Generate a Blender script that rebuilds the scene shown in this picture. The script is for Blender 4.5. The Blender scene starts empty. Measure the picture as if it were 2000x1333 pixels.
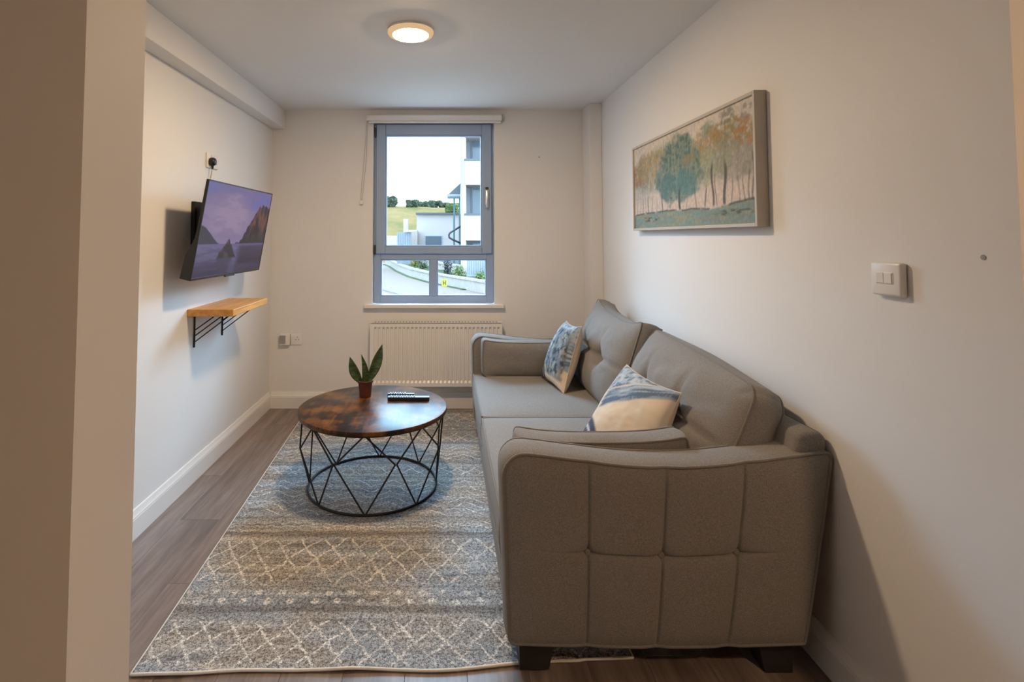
import bpy, bmesh, math, random
import numpy as np
from mathutils import Vector, Matrix
R = math.radians
random.seed(7); rng = np.random.default_rng(7)
scene = bpy.context.scene
col = scene.collection

# ---------------------------------------------------------------- camera, sky, exposure
F, TH, PX, PY, HC = 1031.64, .0451, 872.8, 417.0, 1.3606      # fitted to the photograph (2000 x 1333)
cam = bpy.data.cameras.new('camera'); cam_o = bpy.data.objects.new('camera', cam); col.objects.link(cam_o)
cam.sensor_width = 36; cam.lens = F / 2000 * 36
cam.shift_x = (1000 - PX) / 2000; cam.shift_y = (PY - 666.5) / 2000
cam.clip_start = .02; cam.clip_end = 500
cam_o.location = (0, 0, HC); cam_o.rotation_euler = (math.pi / 2 + TH, 0, 0)
scene.camera = cam_o
SKY = 6.8
LAMP = 325.0
HALL_FILL = 285.0
DAY_FILL = 6900.0
world = bpy.data.worlds.new('World'); scene.world = world; world.use_nodes = True
bgn = world.node_tree.nodes['Background']
bgn.inputs['Color'].default_value = (.62, .81, 1.0, 1); bgn.inputs['Strength'].default_value = SKY
# added area light, out of view, boosting weak sky light through the window
dl = bpy.data.lights.new('daylight_fill', 'AREA'); dl.shape = 'RECTANGLE'; dl.size = 16.0; dl.size_y = 4.6; dl.energy = DAY_FILL; dl.color = (.41, .70, 1.0)
dl_o = bpy.data.objects.new('daylight_fill', dl); col.objects.link(dl_o); dl_o.location = (-.1, 4.2787 + 6.6, 6.1)
dl_o.rotation_euler = (Vector((-.1, 4.2787, 1.6)) - dl_o.location).to_track_quat('-Z', 'Y').to_euler()
vs = scene.view_settings
vs.view_transform = 'Standard'; vs.look = 'None'; vs.exposure = 0.16; vs.gamma = 1.0; vs.use_curve_mapping = False
try:
    scene.cycles.use_denoising = True
    scene.cycles.max_bounces = 7; scene.cycles.diffuse_bounces = 4; scene.cycles.glossy_bounces = 3; scene.cycles.transparent_max_bounces = 16
    scene.cycles.sample_clamp_indirect = 6.0; scene.cycles.use_adaptive_sampling = True; scene.cycles.adaptive_threshold = .06
    scene.cycles.caustics_reflective = False; scene.cycles.caustics_refractive = False
except Exception: pass

XL, XR, D, H = -1.4213, 1.1971, 4.2787, 2.4
# window opening in the back wall
WX0, WX1, WZ0, WZ1 = -.600, .383, .824, 2.300

def at(u, v, X=None, Y=None, Z=None):
    """photo pixel -> point on the plane X=, Y= or Z="""
    a = (u - PX) / F; b = -(v - PY) / F; c, s = math.cos(TH), math.sin(TH)
    d = Vector((a, c - b * s, s + b * c))
    t = X / d.x if X is not None else (Y / d.y if Y is not None else (Z - HC) / d.z)
    return d * t + Vector((0, 0, HC))

# ---------------------------------------------------------------- node helpers
class S:
    """a shader value with arithmetic"""
    def __init__(s, t, k): s.t, s.k = t, k
    def op(s, o, *b, clamp=False):
        n = s.t.nodes.new('ShaderNodeMath'); n.operation = o; n.use_clamp = clamp
        for i, x in enumerate((s,) + b):
            if isinstance(x, S): s.t.links.new(x.k, n.inputs[i])
            else: n.inputs[i].default_value = x
        return S(s.t, n.outputs[0])
    def __add__(s, b): return s.op('ADD', b)
    __radd__ = __add__
    def __sub__(s, b): return s.op('SUBTRACT', b)
    def __rsub__(s, b): return (s * -1) + b
    def __mul__(s, b): return s.op('MULTIPLY', b)
    __rmul__ = __mul__
    def __truediv__(s, b): return s.op('DIVIDE', b)
    def abs(s): return s.op('ABSOLUTE')
    def frac(s): return s.op('FRACT')
    def max(s, b): return s.op('MAXIMUM', b)
    def min(s, b): return s.op('MINIMUM', b)
    def clamp(s): return s.op('ADD', 0., clamp=True)
    def step(s, a, b):
        n = s.t.nodes.new('ShaderNodeMapRange'); n.interpolation_type = 'SMOOTHSTEP'
        s.t.links.new(s.k, n.inputs[0]); n.inputs[1].default_value = a; n.inputs[2].default_value = b
        return S(s.t, n.outputs[0])
def noise(t, vec, scale, detail=2, rough=.5, out=0):
    n = t.nodes.new('ShaderNodeTexNoise'); n.inputs['Scale'].default_value = scale
    n.inputs['Detail'].default_value = detail; n.inputs['Roughness'].default_value = rough
    if vec is not None: t.links.new(vec, n.inputs['Vector'])
    return S(t, n.outputs[out])
def coords(t, kind='Object', scale=None):
    n = t.nodes.new('ShaderNodeTexCoord'); k = n.outputs[kind]
    if scale:
        m = t.nodes.new('ShaderNodeMapping'); m.inputs['Scale'].default_value = scale
        t.links.new(k, m.inputs['Vector']); k = m.outputs[0]
    return k
def sep(t, k):
    n = t.nodes.new('ShaderNodeSeparateXYZ'); t.links.new(k, n.inputs[0])
    return [S(t, o) for o in n.outputs]
def mix(t, f, a, b, mode='MIX'):
    n = t.nodes.new('ShaderNodeMix'); n.data_type = 'RGBA'; n.blend_type = mode
    for x, i in ((f, 0), (a, 6), (b, 7)):
        if isinstance(x, S): t.links.new(x.k, n.inputs[i])
        elif hasattr(x, 'node'): t.links.new(x, n.inputs[i])
        else: n.inputs[i].default_value = x if i == 0 else (*x, 1)
    return n.outputs[2]
def ramp(t, f, stops):
    n = t.nodes.new('ShaderNodeValToRGB'); e = n.color_ramp.elements
    while len(e) < len(stops): e.new(.5)
    for q, (p, c) in zip(e, stops): q.position = p; q.color = (*c, 1)
    t.links.new(f.k, n.inputs[0]); return n.outputs[0]
def mat(name, color=(.8, .8, .8), rough=.5, metal=0., spec=None, coat=0., sheen=0.):
    m = bpy.data.materials.new(name); m.use_nodes = True; t = m.node_tree; b = t.nodes['Principled BSDF']
    b.inputs['Base Color'].default_value = (*color, 1); b.inputs['Roughness'].default_value = rough
    b.inputs['Metallic'].default_value = metal; b.inputs['Coat Weight'].default_value = coat
    b.inputs['Sheen Weight'].default_value = sheen
    if spec is not None: b.inputs['Specular IOR Level'].default_value = spec
    return m, t, b
def bump(t, b, h, strength=.2, dist=.01):
    n = t.nodes.new('ShaderNodeBump'); n.inputs['Strength'].default_value = strength; n.inputs['Distance'].default_value = dist
    t.links.new(h.k, n.inputs['Height']); t.links.new(n.outputs[0], b.inputs['Normal'])
M = {}
def plain(key, color, rough=.5, metal=0., var=.06, nscale=6., bmp=0., bscale=200., **kw):
    """painted / moulded surface: slight mottling and fine relief"""
    m, t, b = mat(key, color, rough, metal, **kw); c = coords(t)
    n = noise(t, c, nscale, 1)
    lo = tuple(x * (1 - var) for x in color); hi = tuple(min(1, x * (1 + var)) for x in color)
    t.links.new(mix(t, n, lo, hi), b.inputs['Base Color'])
    if bmp: bump(t, b, noise(t, c, bscale, 2), bmp, .002)
    M[key] = m; return m
plain('wall_paint', (.785, .775, .765), .62, var=.025, nscale=1.5)
plain('ceiling_paint', (.80, .795, .79), .7, var=.02, nscale=1.2)
plain('gloss_trim', (.80, .785, .765), .33, var=.02, nscale=4)
plain('white_plastic', (.80, .79, .775), .32, var=.015)
plain('white_metal', (.80, .775, .745), .35, var=.015)
plain('grey_alu', (.31, .42, .61), .42, var=.05, nscale=3)
plain('gasket', (.03, .03, .035), .5)
plain('black_metal', (.009, .009, .010), .6, var=.2, nscale=30)
plain('black_plastic', (.016, .016, .018), .35, var=.1)
plain('navy_plastic', (.012, .02, .034), .3, var=.1)
plain('chrome', (.75, .74, .72), .22, metal=1.)
plain('soil', (.03, .02, .015), .95, var=.5, nscale=90)
plain('dark_leg', (.022, .019, .017), .4, var=.3, nscale=14)
plain('frame_wood', (.50, .455, .40), .45, var=.10, nscale=10)
plain('terracotta', (.105, .026, .017), .42, var=.12, nscale=25)
plain('grey_cap', (.33, .32, .31), .5)
plain('cream_cable', (.55, .50, .42), .45)
plain('binding', (.72, .69, .63), .85, var=.12, nscale=120)
plain('print_grey', (.25, .25, .26), .5)
# fabrics
def fabric(key, color, scale=260., var=.42, bstr=.5):
    m, t, b = mat(key, color, .88, sheen=.12, spec=.25); c = coords(t)
    n1 = noise(t, coords(t, scale=(1, 3.0, 1)), scale, 2); n2 = noise(t, coords(t, scale=(1, 1, 3.2)), scale, 2); big = noise(t, c, 5, 2)
    f = (n1 * .5 + n2 * .5 - .5) * 2.4 + .5
    lo = tuple(x * (1 - var) for x in color); hi = tuple(min(1, x * (1 + var)) for x in color)
    base = mix(t, f.clamp(), lo, hi)
    t.links.new(mix(t, big * .25, base, tuple(x * .8 for x in color)), b.inputs['Base Color'])
    bump(t, b, f, bstr, .0015); M[key] = m
fabric('sofa_fabric', (.228, .214, .203))
fabric('piping_fabric', (.21, .195, .18), 400)
fabric('cream_fabric', (.66, .56, .44), 600, .08, .2)
def vcol(key, rough=.85, emit=0., coat=0., relief=0., spec=.3):
    m, t, b = mat(key, (.5, .5, .5), rough, coat=coat, spec=spec)
    a = t.nodes.new('ShaderNodeVertexColor'); a.layer_name = 'Col'
    if emit:
        b.inputs['Base Color'].default_value = (.01, .01, .012, 1)
        t.links.new(a.outputs[0], b.inputs['Emission Color']); b.inputs['Emission Strength'].default_value = emit
    else: t.links.new(a.outputs[0], b.inputs['Base Color'])
    if relief: bump(t, b, noise(t, coords(t), 260, 3), relief, .002)
    if emit: m.cycles.emission_sampling = 'NONE'
    M[key] = m
vcol('printed_fabric', .9, relief=.15); vcol('oil_paint', .55, relief=.25); vcol('tv_picture', .3, emit=1.0, spec=.08)
def wood(key, dark, mid, light, rough, axis, scale=1., coat=0.):
    m, t, b = mat(key, mid, rough, coat=coat)
    sc = [7., 7., 7.]; sc[axis] = .55
    oi = t.nodes.new('ShaderNodeObjectInfo')
    off = t.nodes.new('ShaderNodeVectorMath'); off.operation = 'ADD'
    mu = t.nodes.new('ShaderNodeMath'); mu.operation = 'MULTIPLY'; mu.inputs[1].default_value = 37.
    t.links.new(oi.outputs['Random'], mu.inputs[0])
    t.links.new(coords(t, scale=tuple(x * scale for x in sc)), off.inputs[0]); t.links.new(mu.outputs[0], off.inputs[1])
    n = noise(t, off.outputs[0], 2.2, 6, .62); g = noise(t, off.outputs[0], 11, 3, .6)
    f = (n * .72 + g * .28 + S(t, oi.outputs['Random']) * .10 - .05)
    t.links.new(ramp(t, f, [(.30, dark), (.5, mid), (.68, light)]), b.inputs['Base Color'])
    bump(t, b, g, .12, .002); M[key] = m
wood('laminate', (.12, .086, .07), (.225, .172, .148), (.34, .275, .245), .42, 1, 1.0)
wood('oak', (.36, .135, .022), (.58, .25, .048), (.74, .38, .09), .42, 1, 1.6)
def rustic():
    m, t, b = mat('rustic_wood', (.2, .1, .05), .2, coat=.0, spec=.17)
    c = coords(t); n = noise(t, c, 7.5, 5, .62); g = noise(t, coords(t, scale=(16, 1.4, 10)), 3, 4, .6)
    f = n * .75 + g * .25
    t.links.new(ramp(t, f, [(.38, (.016, .011, .010)), (.47, (.040, .019, .011)), (.54, (.125, .046, .012)), (.66, (.20, .085, .022))]), b.inputs['Base Color'])
    r = noise(t, c, 30, 3); t.links.new((r * .06 + .27).k, b.inputs['Roughness']); M['rustic_wood'] = m
rustic()
def leafmat():
    m, t, b = mat('sansevieria', (.03, .06, .02), .38); x, y, z = sep(t, coords(t))
    n = noise(t, coords(t, scale=(14, 14, 70)), 1.3, 3, .6)
    t.links.new(ramp(t, n, [(.35, (.012, .028, .010)), (.5, (.035, .070, .018)), (.68, (.085, .12, .035))]), b.inputs['Base Color']); M['sansevieria'] = m
leafmat()
def glass():
    m = bpy.data.materials.new('window_glass'); m.use_nodes = True; t = m.node_tree; t.nodes.clear()
    o = t.nodes.new('ShaderNodeOutputMaterial'); tr = t.nodes.new('ShaderNodeBsdfTransparent'); gl = t.nodes.new('ShaderNodeBsdfGlossy')
    tr.inputs[0].default_value = (.96, .985, .99, 1); gl.inputs['Roughness'].default_value = .0
    fr = t.nodes.new('ShaderNodeLayerWeight'); fr.inputs[0].default_value = .5; mx = t.nodes.new('ShaderNodeMixShader')
    sch = S(t, fr.outputs['Facing']).op('POWER', 5.) * .95 + .04; t.links.new(sch.k, mx.inputs[0]); t.links.new(tr.outputs[0], mx.inputs[1]); t.links.new(gl.outputs[0], mx.inputs[2]); t.links.new(mx.outputs[0], o.inputs[0])
    M['glass'] = m
glass()
def emitter(key, color, strength):
    m = bpy.data.materials.new(key); m.use_nodes = True; t = m.node_tree; t.nodes.clear()
    o = t.nodes.new('ShaderNodeOutputMaterial'); e = t.nodes.new('ShaderNodeEmission')
    e.inputs[0].default_value = (*color, 1); e.inputs[1].default_value = strength; t.links.new(e.outputs[0], o.inputs[0]); M[key] = m
emitter('rim_glow', (1.0, .66, .36), .62); emitter('lamp_glow', (1.0, .715, .43), LAMP); emitter('hall_fill_glow', (1.0, .65, .38), HALL_FILL)
def rugmat():
    m, t, b = mat('rug_pile', (.4, .4, .4), .95, spec=.1, sheen=.1)
    c = coords(t); x, y, z = sep(t, c)
    wob = noise(t, coords(t, scale=(5, 5, 5)), 1.6, 2); wob2 = noise(t, coords(t, scale=(4, 7, 5)), 2.3, 2)
    u = x + (wob - .5) * .05 + 5.; v = y + (wob2 - .5) * .045
    fine = noise(t, c, 260, 2, .7); mid = noise(t, c, 90, 2, .6)
    strk = noise(t, coords(t, scale=(1.1, 16, 1)), 1.6, 4, .6)
    patch = noise(t, coords(t, scale=(1.6, 3.5, 1)), 1.4, 3)
    tone = ramp(t, strk, [(.28, (.17, .160, .15)), (.42, (.27, .258, .245)), (.54, (.34, .335, .325)), (.68, (.43, .425, .41))])
    tint = mix(t, patch.step(.36, .64), (.88, .98, 1.10), (1.06, .98, .88))
    base = mix(t, 1., tone, tint, 'MULTIPLY')
    def band(a, bb, s=.02): return (v - a).step(0, s) * (v - bb).step(s, 0) if False else v.step(a, a + s) * (1. - v.step(bb - s, bb))
    def lattice(p, q, ph=0., w=.075):
        a = ((u / p + v / q + ph).frac() - .5).abs() * 2; d = ((u / p - v / q).frac() - .5).abs() * 2
        return (a.max(d)).step(1 - w * 1.7, 1 - w * .6)
    def zig(p, amp, sp, w):
        k = (v + ((u / p).frac() - .5).abs() * (2 * amp)) / sp
        return ((k.frac() - .5).abs() * 2).step(1 - w * 1.6, 1 - w * .5)
    def dots(v0, p, r, ph=0.):
        du = ((u / p + ph).frac() - .5) * p; dv = v - v0
        return (du * du + dv * dv).op('SQRT').step(r, r * .55) if False else 1. - (du * du + dv * dv).op('SQRT').step(r * .6, r * 1.1)
    L = (lattice(.098, .125, 0., .10) * band(.02, .235))
    for k in (dots(.325, .088, .017), dots(.372, .088, .017, .5)): L = L.max(k)
    L = L.max(lattice(.112, .165, 0., .085) * band(.42, .74))
    L = L.max(zig(.075, .018, .03, .22) * band(.80, .875)).max(zig(.20, .075, .062, .13) * band(.92, 1.32))
    L = L.max(lattice(.09, .10, 0., .1) * band(1.36, 1.50)).max(zig(.2, .07, .055, .15) * band(1.55, 1.80))
    L = L.max(lattice(.1, .12, 0., .1) * band(1.85, 2.02))
    for k in (dots(2.10, .088, .013), dots(2.15, .088, .013, .5)): L = L.max(k)
    L = L.max(lattice(.11, .14, 0., .1) * band(2.22, 2.42))
    dark = band(.25, .315, .025) * .75
    for a, q, s in ((.755, .795, .7), (1.33, 1.355, .6), (1.51, 1.54, .6), (1.81, 1.84, .5), (2.04, 2.08, .5)): dark = dark.max(band(a, q, .012) * s)
    dark = dark * strk.step(.25, .6)
    cellb = lattice(.215, .30, .0, .9) * band(.43, .74)
    base = mix(t, dark, base, (.115, .10, .085)); base = mix(t, cellb * .0, base, (.2, .18, .15))
    fade = (noise(t, c, 3.2, 3).step(.32, .54) * .6 + .4) * (mid.step(.25, .55) * .4 + .6)
    base = mix(t, L * fade * .85, base, (.62, .60, .56))
    sp = ((fine - .5) * 3.4 + (mid - .5) * 2.0 + .5).clamp()
    base = mix(t, 1., base, mix(t, sp, (.30, .30, .32), (1.72, 1.71, 1.7)), 'MULTIPLY')
    t.links.new(base, b.inputs['Base Color']); bump(t, b, fine, .5, .004); M['rug_pile'] = m
rugmat()

# ---------------------------------------------------------------- mesh helpers
def world_loc(o):
    v = Vector((0, 0, 0))
    while o is not None: v = v + o.location; o = o.parent
    return v
def obj(name, src, material, parent=None, smooth=None, loc=None, mtx=None):
    """link ONE mesh object; src in world coordinates (bmesh or (verts, faces))"""
    me = bpy.data.meshes.new(name)
    if isinstance(src, tuple): me.from_pydata([tuple(v) for v in src[0]], [], src[1])
    else:
        bmesh.ops.recalc_face_normals(src, faces=src.faces[:]); src.to_mesh(me); src.free()
    if mtx is not None: me.transform(mtx)
    o = bpy.data.objects.new(name, me); col.objects.link(o)
    off = world_loc(parent) if parent else Vector(loc if loc else (0, 0, 0))
    me.transform(Matrix.Translation(-off))
    if parent: o.parent = parent
    elif loc: o.location = loc
    if material: me.materials.append(M[material])
    if smooth is not None:
        for p in me.polygons: p.use_smooth = True
        if smooth < 180:
            try: me.set_sharp_from_angle(angle=R(smooth))
            except Exception: pass
    return o
def tag(o, label=None, cat=None, group=None, kind=None):
    if label: o['label'] = label
    if cat: o['category'] = cat
    if group: o['group'] = group
    if kind: o['kind'] = kind
    return o
def thing(name, loc, label, cat, group=None):
    o = bpy.data.objects.new(name, None); col.objects.link(o); o.location = loc; o.empty_display_size = .1
    return tag(o, label, cat, group)
def struct(name, src, m, label, **k): return tag(obj(name, src, m, **k), label, name.split('_')[0], kind='structure')
def box(lo, hi, bev=0., seg=2, bm=None):
    b2 = bmesh.new(); bmesh.ops.create_cube(b2, size=1)
    c = [(a + b) / 2 for a, b in zip(lo, hi)]; s = [abs(b - a) for a, b in zip(lo, hi)]
    for v in b2.verts: v.co = Vector([v.co[i] * s[i] + c[i] for i in range(3)])
    if bev: bmesh.ops.bevel(b2, geom=b2.edges[:], offset=bev, segments=seg, affect='EDGES', profile=.5)
    if bm is None: return b2
    join(bm, b2); return bm
def join(bm, other, mtx=None):
    me = bpy.data.meshes.new('tmp'); other.to_mesh(me); other.free()
    if mtx is not None: me.transform(mtx)
    bm.from_mesh(me); bpy.data.meshes.remove(me); return bm
def tube(pts, r, closed=False, n=8, bm=None, cap=True, radii=None):
    bm = bm or bmesh.new(); pts = [Vector(p) for p in pts]; k = len(pts); rings = []
    up = None
    for i, p in enumerate(pts):
        a = pts[i - 1] if (i or closed) else p; b = pts[(i + 1) % k] if (i < k - 1 or closed) else p
        d = (b - a).normalized() if (b - a).length > 1e-9 else Vector((0, 0, 1))
        if up is None: up = Vector((0, 0, 1)) if abs(d.z) < .9 else Vector((1, 0, 0))
        s = d.cross(up)
        if s.length < 1e-6: s = d.orthogonal()
        s.normalize(); up = s.cross(d).normalized(); rr = radii[i] if radii else r
        rings.append([bm.verts.new(p + (s * math.cos(q) + up * math.sin(q)) * rr) for q in [2 * math.pi * j / n for j in range(n)]])
    for i in range(k if closed else k - 1):
        A, B = rings[i], rings[(i + 1) % k]
        for j in range(n): bm.faces.new((A[j], A[(j + 1) % n], B[(j + 1) % n], B[j]))
    if not closed and cap: bm.faces.new(rings[0][::-1]); bm.faces.new(rings[-1])
    return bm
def lathe(prof, c, n=48, bm=None, axis='Z'):
    bm = bm or bmesh.new(); rings = []
    for r, h in prof:
        if r < 1e-6: rings.append([bm.verts.new(Vector(c) + (Vector((0, 0, h)) if axis == 'Z' else Vector((h, 0, 0)) if axis == 'X' else Vector((0, h, 0))))])
        else:
            ring = []
            for j in range(n):
                q = 2 * math.pi * j / n; x, y = r * math.cos(q), r * math.sin(q)
                ring.append(bm.verts.new(Vector(c) + (Vector((x, y, h)) if axis == 'Z' else Vector((h, x, y)) if axis == 'X' else Vector((x, h, y)))))
            rings.append(ring)
    for A, B in zip(rings, rings[1:]):
        for j in range(n):
            a, b = A[j % len(A)], A[(j + 1) % len(A)]; c2, d = B[(j + 1) % len(B)], B[j % len(B)]
            fs = [q for i, q in enumerate((a, b, c2, d)) if q not in (a, b, c2, d)[:i]]
            if len(fs) > 2: bm.faces.new(fs)
    return bm
def prism(poly, axis, a, b, bm=None):
    """closed polygon of 2-tuples extruded along axis 'X','Y' or 'Z' from a to b"""
    bm = bm or bmesh.new()
    def mk(p, t): return {'X': (t, p[0], p[1]), 'Y': (p[0], t, p[1]), 'Z': (p[0], p[1], t)}[axis]
    A = [bm.verts.new(mk(p, a)) for p in poly]; B = [bm.verts.new(mk(p, b)) for p in poly]; n = len(poly)
    bm.faces.new(A[::-1]); bm.faces.new(B)
    for i in range(n): bm.faces.new((A[i], A[(i + 1) % n], B[(i + 1) % n], B[i]))
    return bm
def grid_obj(name, P, C, material, parent, smooth=True, flip=False):
    """P: (nv, nu, 3) world points, C: (nv, nu, 3) linear colours or None"""
    nv, nu = P.shape[:2]; idx = np.arange(nv * nu).reshape(nv, nu)
    f = np.stack([idx[:-1, :-1], idx[:-1, 1:], idx[1:, 1:], idx[1:, :-1]], -1).reshape(-1, 4)
    if flip: f = f[:, ::-1]
    o = obj(name, ([tuple(v) for v in P.reshape(-1, 3)], f.tolist()), material, parent, 180 if smooth else None)
    if C is not None:
        a = o.data.color_attributes.new('Col', 'FLOAT_COLOR', 'POINT')
        a.data.foreach_set('color', np.concatenate([C.reshape(-1, 3), np.ones((nv * nu, 1))], 1).astype(np.float32).ravel())
    return o
def vnoise(u, v, seed=0):
    r = np.random.default_rng(seed).random((64, 64)); i = np.floor(u).astype(int); j = np.floor(v).astype(int)
    a, b = u - i, v - j; a = a * a * (3 - 2 * a); b = b * b * (3 - 2 * b); g = lambda p, q: r[q % 64, p % 64]
    return (g(i, j) * (1 - a) + g(i + 1, j) * a) * (1 - b) + (g(i, j + 1) * (1 - a) + g(i + 1, j + 1) * a) * b
def fbm(u, v, seed=0, o=4): return sum(vnoise(u * 2 ** k, v * 2 ** k, seed + k) * .5 ** k for k in range(o)) / sum(.5 ** k for k in range(o))
def ss(x, a, b):
    t = np.clip((x - a) / (b - a), 0, 1); return t * t * (3 - 2 * t)
def over(C, c, a): return C * (1 - a[..., None]) + np.array(c) * a[..., None]

# ================================================================ THE ROOM
HX0, HX1, HY0 = -2.0, 2.5, -2.4          # hall / kitchen side, behind the camera
SY0, SY1, SX = .72, .862, -.5            # stub wall on the left of the opening
RY = 1.103                               # where the right wall turns the corner
fl = struct('floor', box((HX0 - .1, HY0 - .1, -.10), (HX1 + .1, D + .25, -.010)), 'laminate', 'grey brown wood laminate floor')
for (x0, x1, y0, y1) in ((HX0, HX1, HY0, .5),):
    obj('hall_floor', box((x0, y0, -.010), (x1, y1, 0)), 'laminate', fl)
pw, pl = .193, 1.29; ncol = 0; pmesh = {}
xx = XL - .06
while xx < XR + .02:
    yy = .5 - (ncol * .47) % pl
    while yy < D:
        a, b = max(yy, .5), min(yy + pl, D); x1 = min(xx + pw, XR + .1)
        if b - a > .03:
            key = (round(b - a, 3), round(x1 - xx, 3))
            if key not in pmesh:
                o = obj('plank', box((xx + .0003, a + .0003, -.010), (x1 - .0003, b - .0003, 0), .0008, 1), 'laminate', fl)
                pmesh[key] = (o.data, xx, a)
            else:
                me, ox, oy = pmesh[key]; o = bpy.data.objects.new('plank', me); col.objects.link(o); o.parent = fl; o.location = (xx - ox, a - oy, 0)
        yy += pl
    xx += pw; ncol += 1
obj('hall_plank_edge', box((XR + .1, .5, -.010), (HX1, RY + .1, 0)), 'laminate', fl)
obj('hall_plank_edge', box((HX0, .5, -.010), (XL - .06, SY0, 0)), 'laminate', fl)
struct('ceiling', box((HX0 - .1, HY0 - .1, H), (HX1 + .1, D + .25, H + .12)), 'ceiling_paint', 'plain white painted ceiling')
struct('wall_left', box((XL - .12, SY1, 0), (XL, D, H)), 'wall_paint', 'white painted wall behind the television')
wr = struct('wall_right', box((XR, RY + .12, 0), (XR + .12, D, H)), 'wall_paint', 'white painted wall behind the sofa')
struct('wall_return', box((XR, RY, 0), (HX1, RY + .12, H)), 'wall_paint', 'white painted wall returning at the right edge')
struct('wall_stub', box((HX0, SY0, 0), (SX, SY1, H)), 'wall_paint', 'end of a partition wall in the left foreground')
wb = bmesh.new(); T = .24
for lo, hi in (((HX0, D, -.1), (WX0, D + T, H)), ((WX1, D, -.1), (HX1, D + T, H)), ((WX0, D, -.1), (WX1, D + T, WZ0 - .03)), ((WX0, D, WZ1), (WX1, D + T, H))): box(lo, hi, bm=wb)
wback = struct('wall_back', wb, 'wall_paint', 'white painted wall with the window')
struct('wall_front', box((HX0 - .1, HY0 - .12, 0), (HX1 + .1, HY0, H)), 'wall_paint', 'wall behind the camera')
struct('wall_hall_left', box((HX0 - .1, HY0, 0), (HX0, SY0, H)), 'wall_paint', 'hall wall left of the camera')
struct('wall_hall_right', box((HX1, HY0, 0), (HX1 + .1, RY, H)), 'wall_paint', 'hall wall right of the camera')
struct('ceiling_beam', box((XL, SY1, 2.242), (-1.3219, D, H), .003), 'wall_paint', 'white boxed beam along the top of the left wall')
struct('wall_column', box((1.105, 4.055, 0), (XR, D, H), .003), 'wall_paint', 'narrow white boxed column in the right back corner')
def skirt(name, prof_dir, fixed, a, b, label):
    P = [(0, 0), (.018, 0), (.018, .088), (.0165, .092), (.0165, .097), (.012, .104), (.0085, .117), (.006, .124), (0, .126)]
    if prof_dir == 'L': bm = prism([(fixed + p, q) for p, q in P], 'Y', a, b)
    elif prof_dir == 'R': bm = prism([(fixed - p, q) for p, q in P], 'Y', a, b)
    else: bm = prism([(fixed - p, q) for p, q in P], 'X', a, b)
    return struct(name, bm, 'gloss_trim', label, smooth=20)
skirt('baseboard_left', 'L', XL, SY1, D, 'white moulded skirting along the left wall')
skirt('baseboard_right', 'R', XR, RY, 4.055, 'white moulded skirting along the right wall')
skirt('baseboard_back', 'B', D, XL + .018, 1.105, 'white moulded skirting along the back wall')
pg = at(1921, 503, X=XR); obj('filled_hole', lathe([(0, 0), (.006, 0), (.006, -.0012), (0, -.0014)], (XR, pg.y, pg.z), 16, axis='X'), 'grey_cap', wr)
pg = at(1053, 307, Y=D); obj('filled_hole', lathe([(0, 0), (.006, 0), (.006, -.0012), (0, -.0014)], (pg.x, D, pg.z), 16, axis='Y'), 'grey_cap', wback)

# ---------------------------------------------------------------- window
FY0, FY1 = D + .035, D + .105
win = thing('window_1', ((WX0 + WX1) / 2, D + .07, WZ0), 'grey aluminium window with a large top sash and two small panes below', 'window'); win['kind'] = 'structure'
def ring(x0, x1, z0, z1, w, y0, y1, bev=.003):
    bm = bmesh.new(); wl, wr_, wb_, wt = w
    for lo, hi in (((x0, y0, z0), (x0 + wl, y1, z1)), ((x1 - wr_, y0, z0), (x1, y1, z1)), ((x0 + wl, y0, z0), (x1 - wr_, y1, z0 + wb_)), ((x0 + wl, y0, z1 - wt), (x1 - wr_, y1, z1))): box(lo, hi, bev, 1, bm)
    return bm
MZ0, MZ1 = 1.192, 1.262
gx0, gx1 = WX0 + .004, WX1 - .004
fr = obj('frame', ring(gx0, gx1, WZ0, WZ1, (.055, .055, .055, .04), FY0 + .01, FY1), 'grey_alu', win)
obj('transom', box((gx0 + .055, FY0 + .01, MZ0 - .012), (gx1 - .055, FY1, MZ0 + .045), .003, 1), 'grey_alu', win)
obj('mullion', box((-.136, FY0 + .012, WZ0 + .055), (-.082, FY1, MZ0 - .012), .003, 1), 'grey_alu', win)
sash = obj('sash', ring(-.578, .366, MZ0 + .035, 2.288, (.076, .08, .056, .088), FY0 - .012, FY0 + .05, .004), 'grey_alu', win)
obj('glazing_bead', ring(-.502, .286, MZ0 + .091, 2.200, (.010, .010, .012, .012), FY0 - .004, FY0 + .03, .002), 'grey_alu', sash)
obj('pane', box((-.500, FY0 + .03, MZ0 + .09), (.284, FY0 + .036, 2.198)), 'glass', sash)
for x0, x1 in ((-.541, -.136), (-.082, .324)):
    obj('glazing_bead', ring(x0, x1, WZ0 + .055, MZ0 - .012, (.01, .01, .01, .01), FY0 + .018, FY0 + .05, .002), 'grey_alu', win)
    obj('pane', box((x0 + .002, FY0 + .05, WZ0 + .057), (x1 - .002, FY0 + .056, MZ0 - .014)), 'glass', win)
hz = at(951, 385, Y=FY0 - .02)
hb = obj('handle', box((hz.x - .013, FY0 - .022, hz.z - .065), (hz.x + .013, FY0 - .012, hz.z + .065), .004), 'white_metal', sash)
hl = bmesh.new(); tube([(hz.x, FY0 - .02, hz.z + .035), (hz.x, FY0 - .05, hz.z + .035)], .009, n=12, bm=hl); box((hz.x - .009, FY0 - .058, hz.z - .09), (hz.x + .009, FY0 - .044, hz.z + .05), .005, 2, hl)
obj('handle_lever', hl, 'chrome', sash, 40)
obj('handle_cap', box((hz.x - .012, FY0 - .03, hz.z + .06), (hz.x + .012, FY0 - .01, hz.z + .08), .003), 'gasket', sash)
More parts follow.
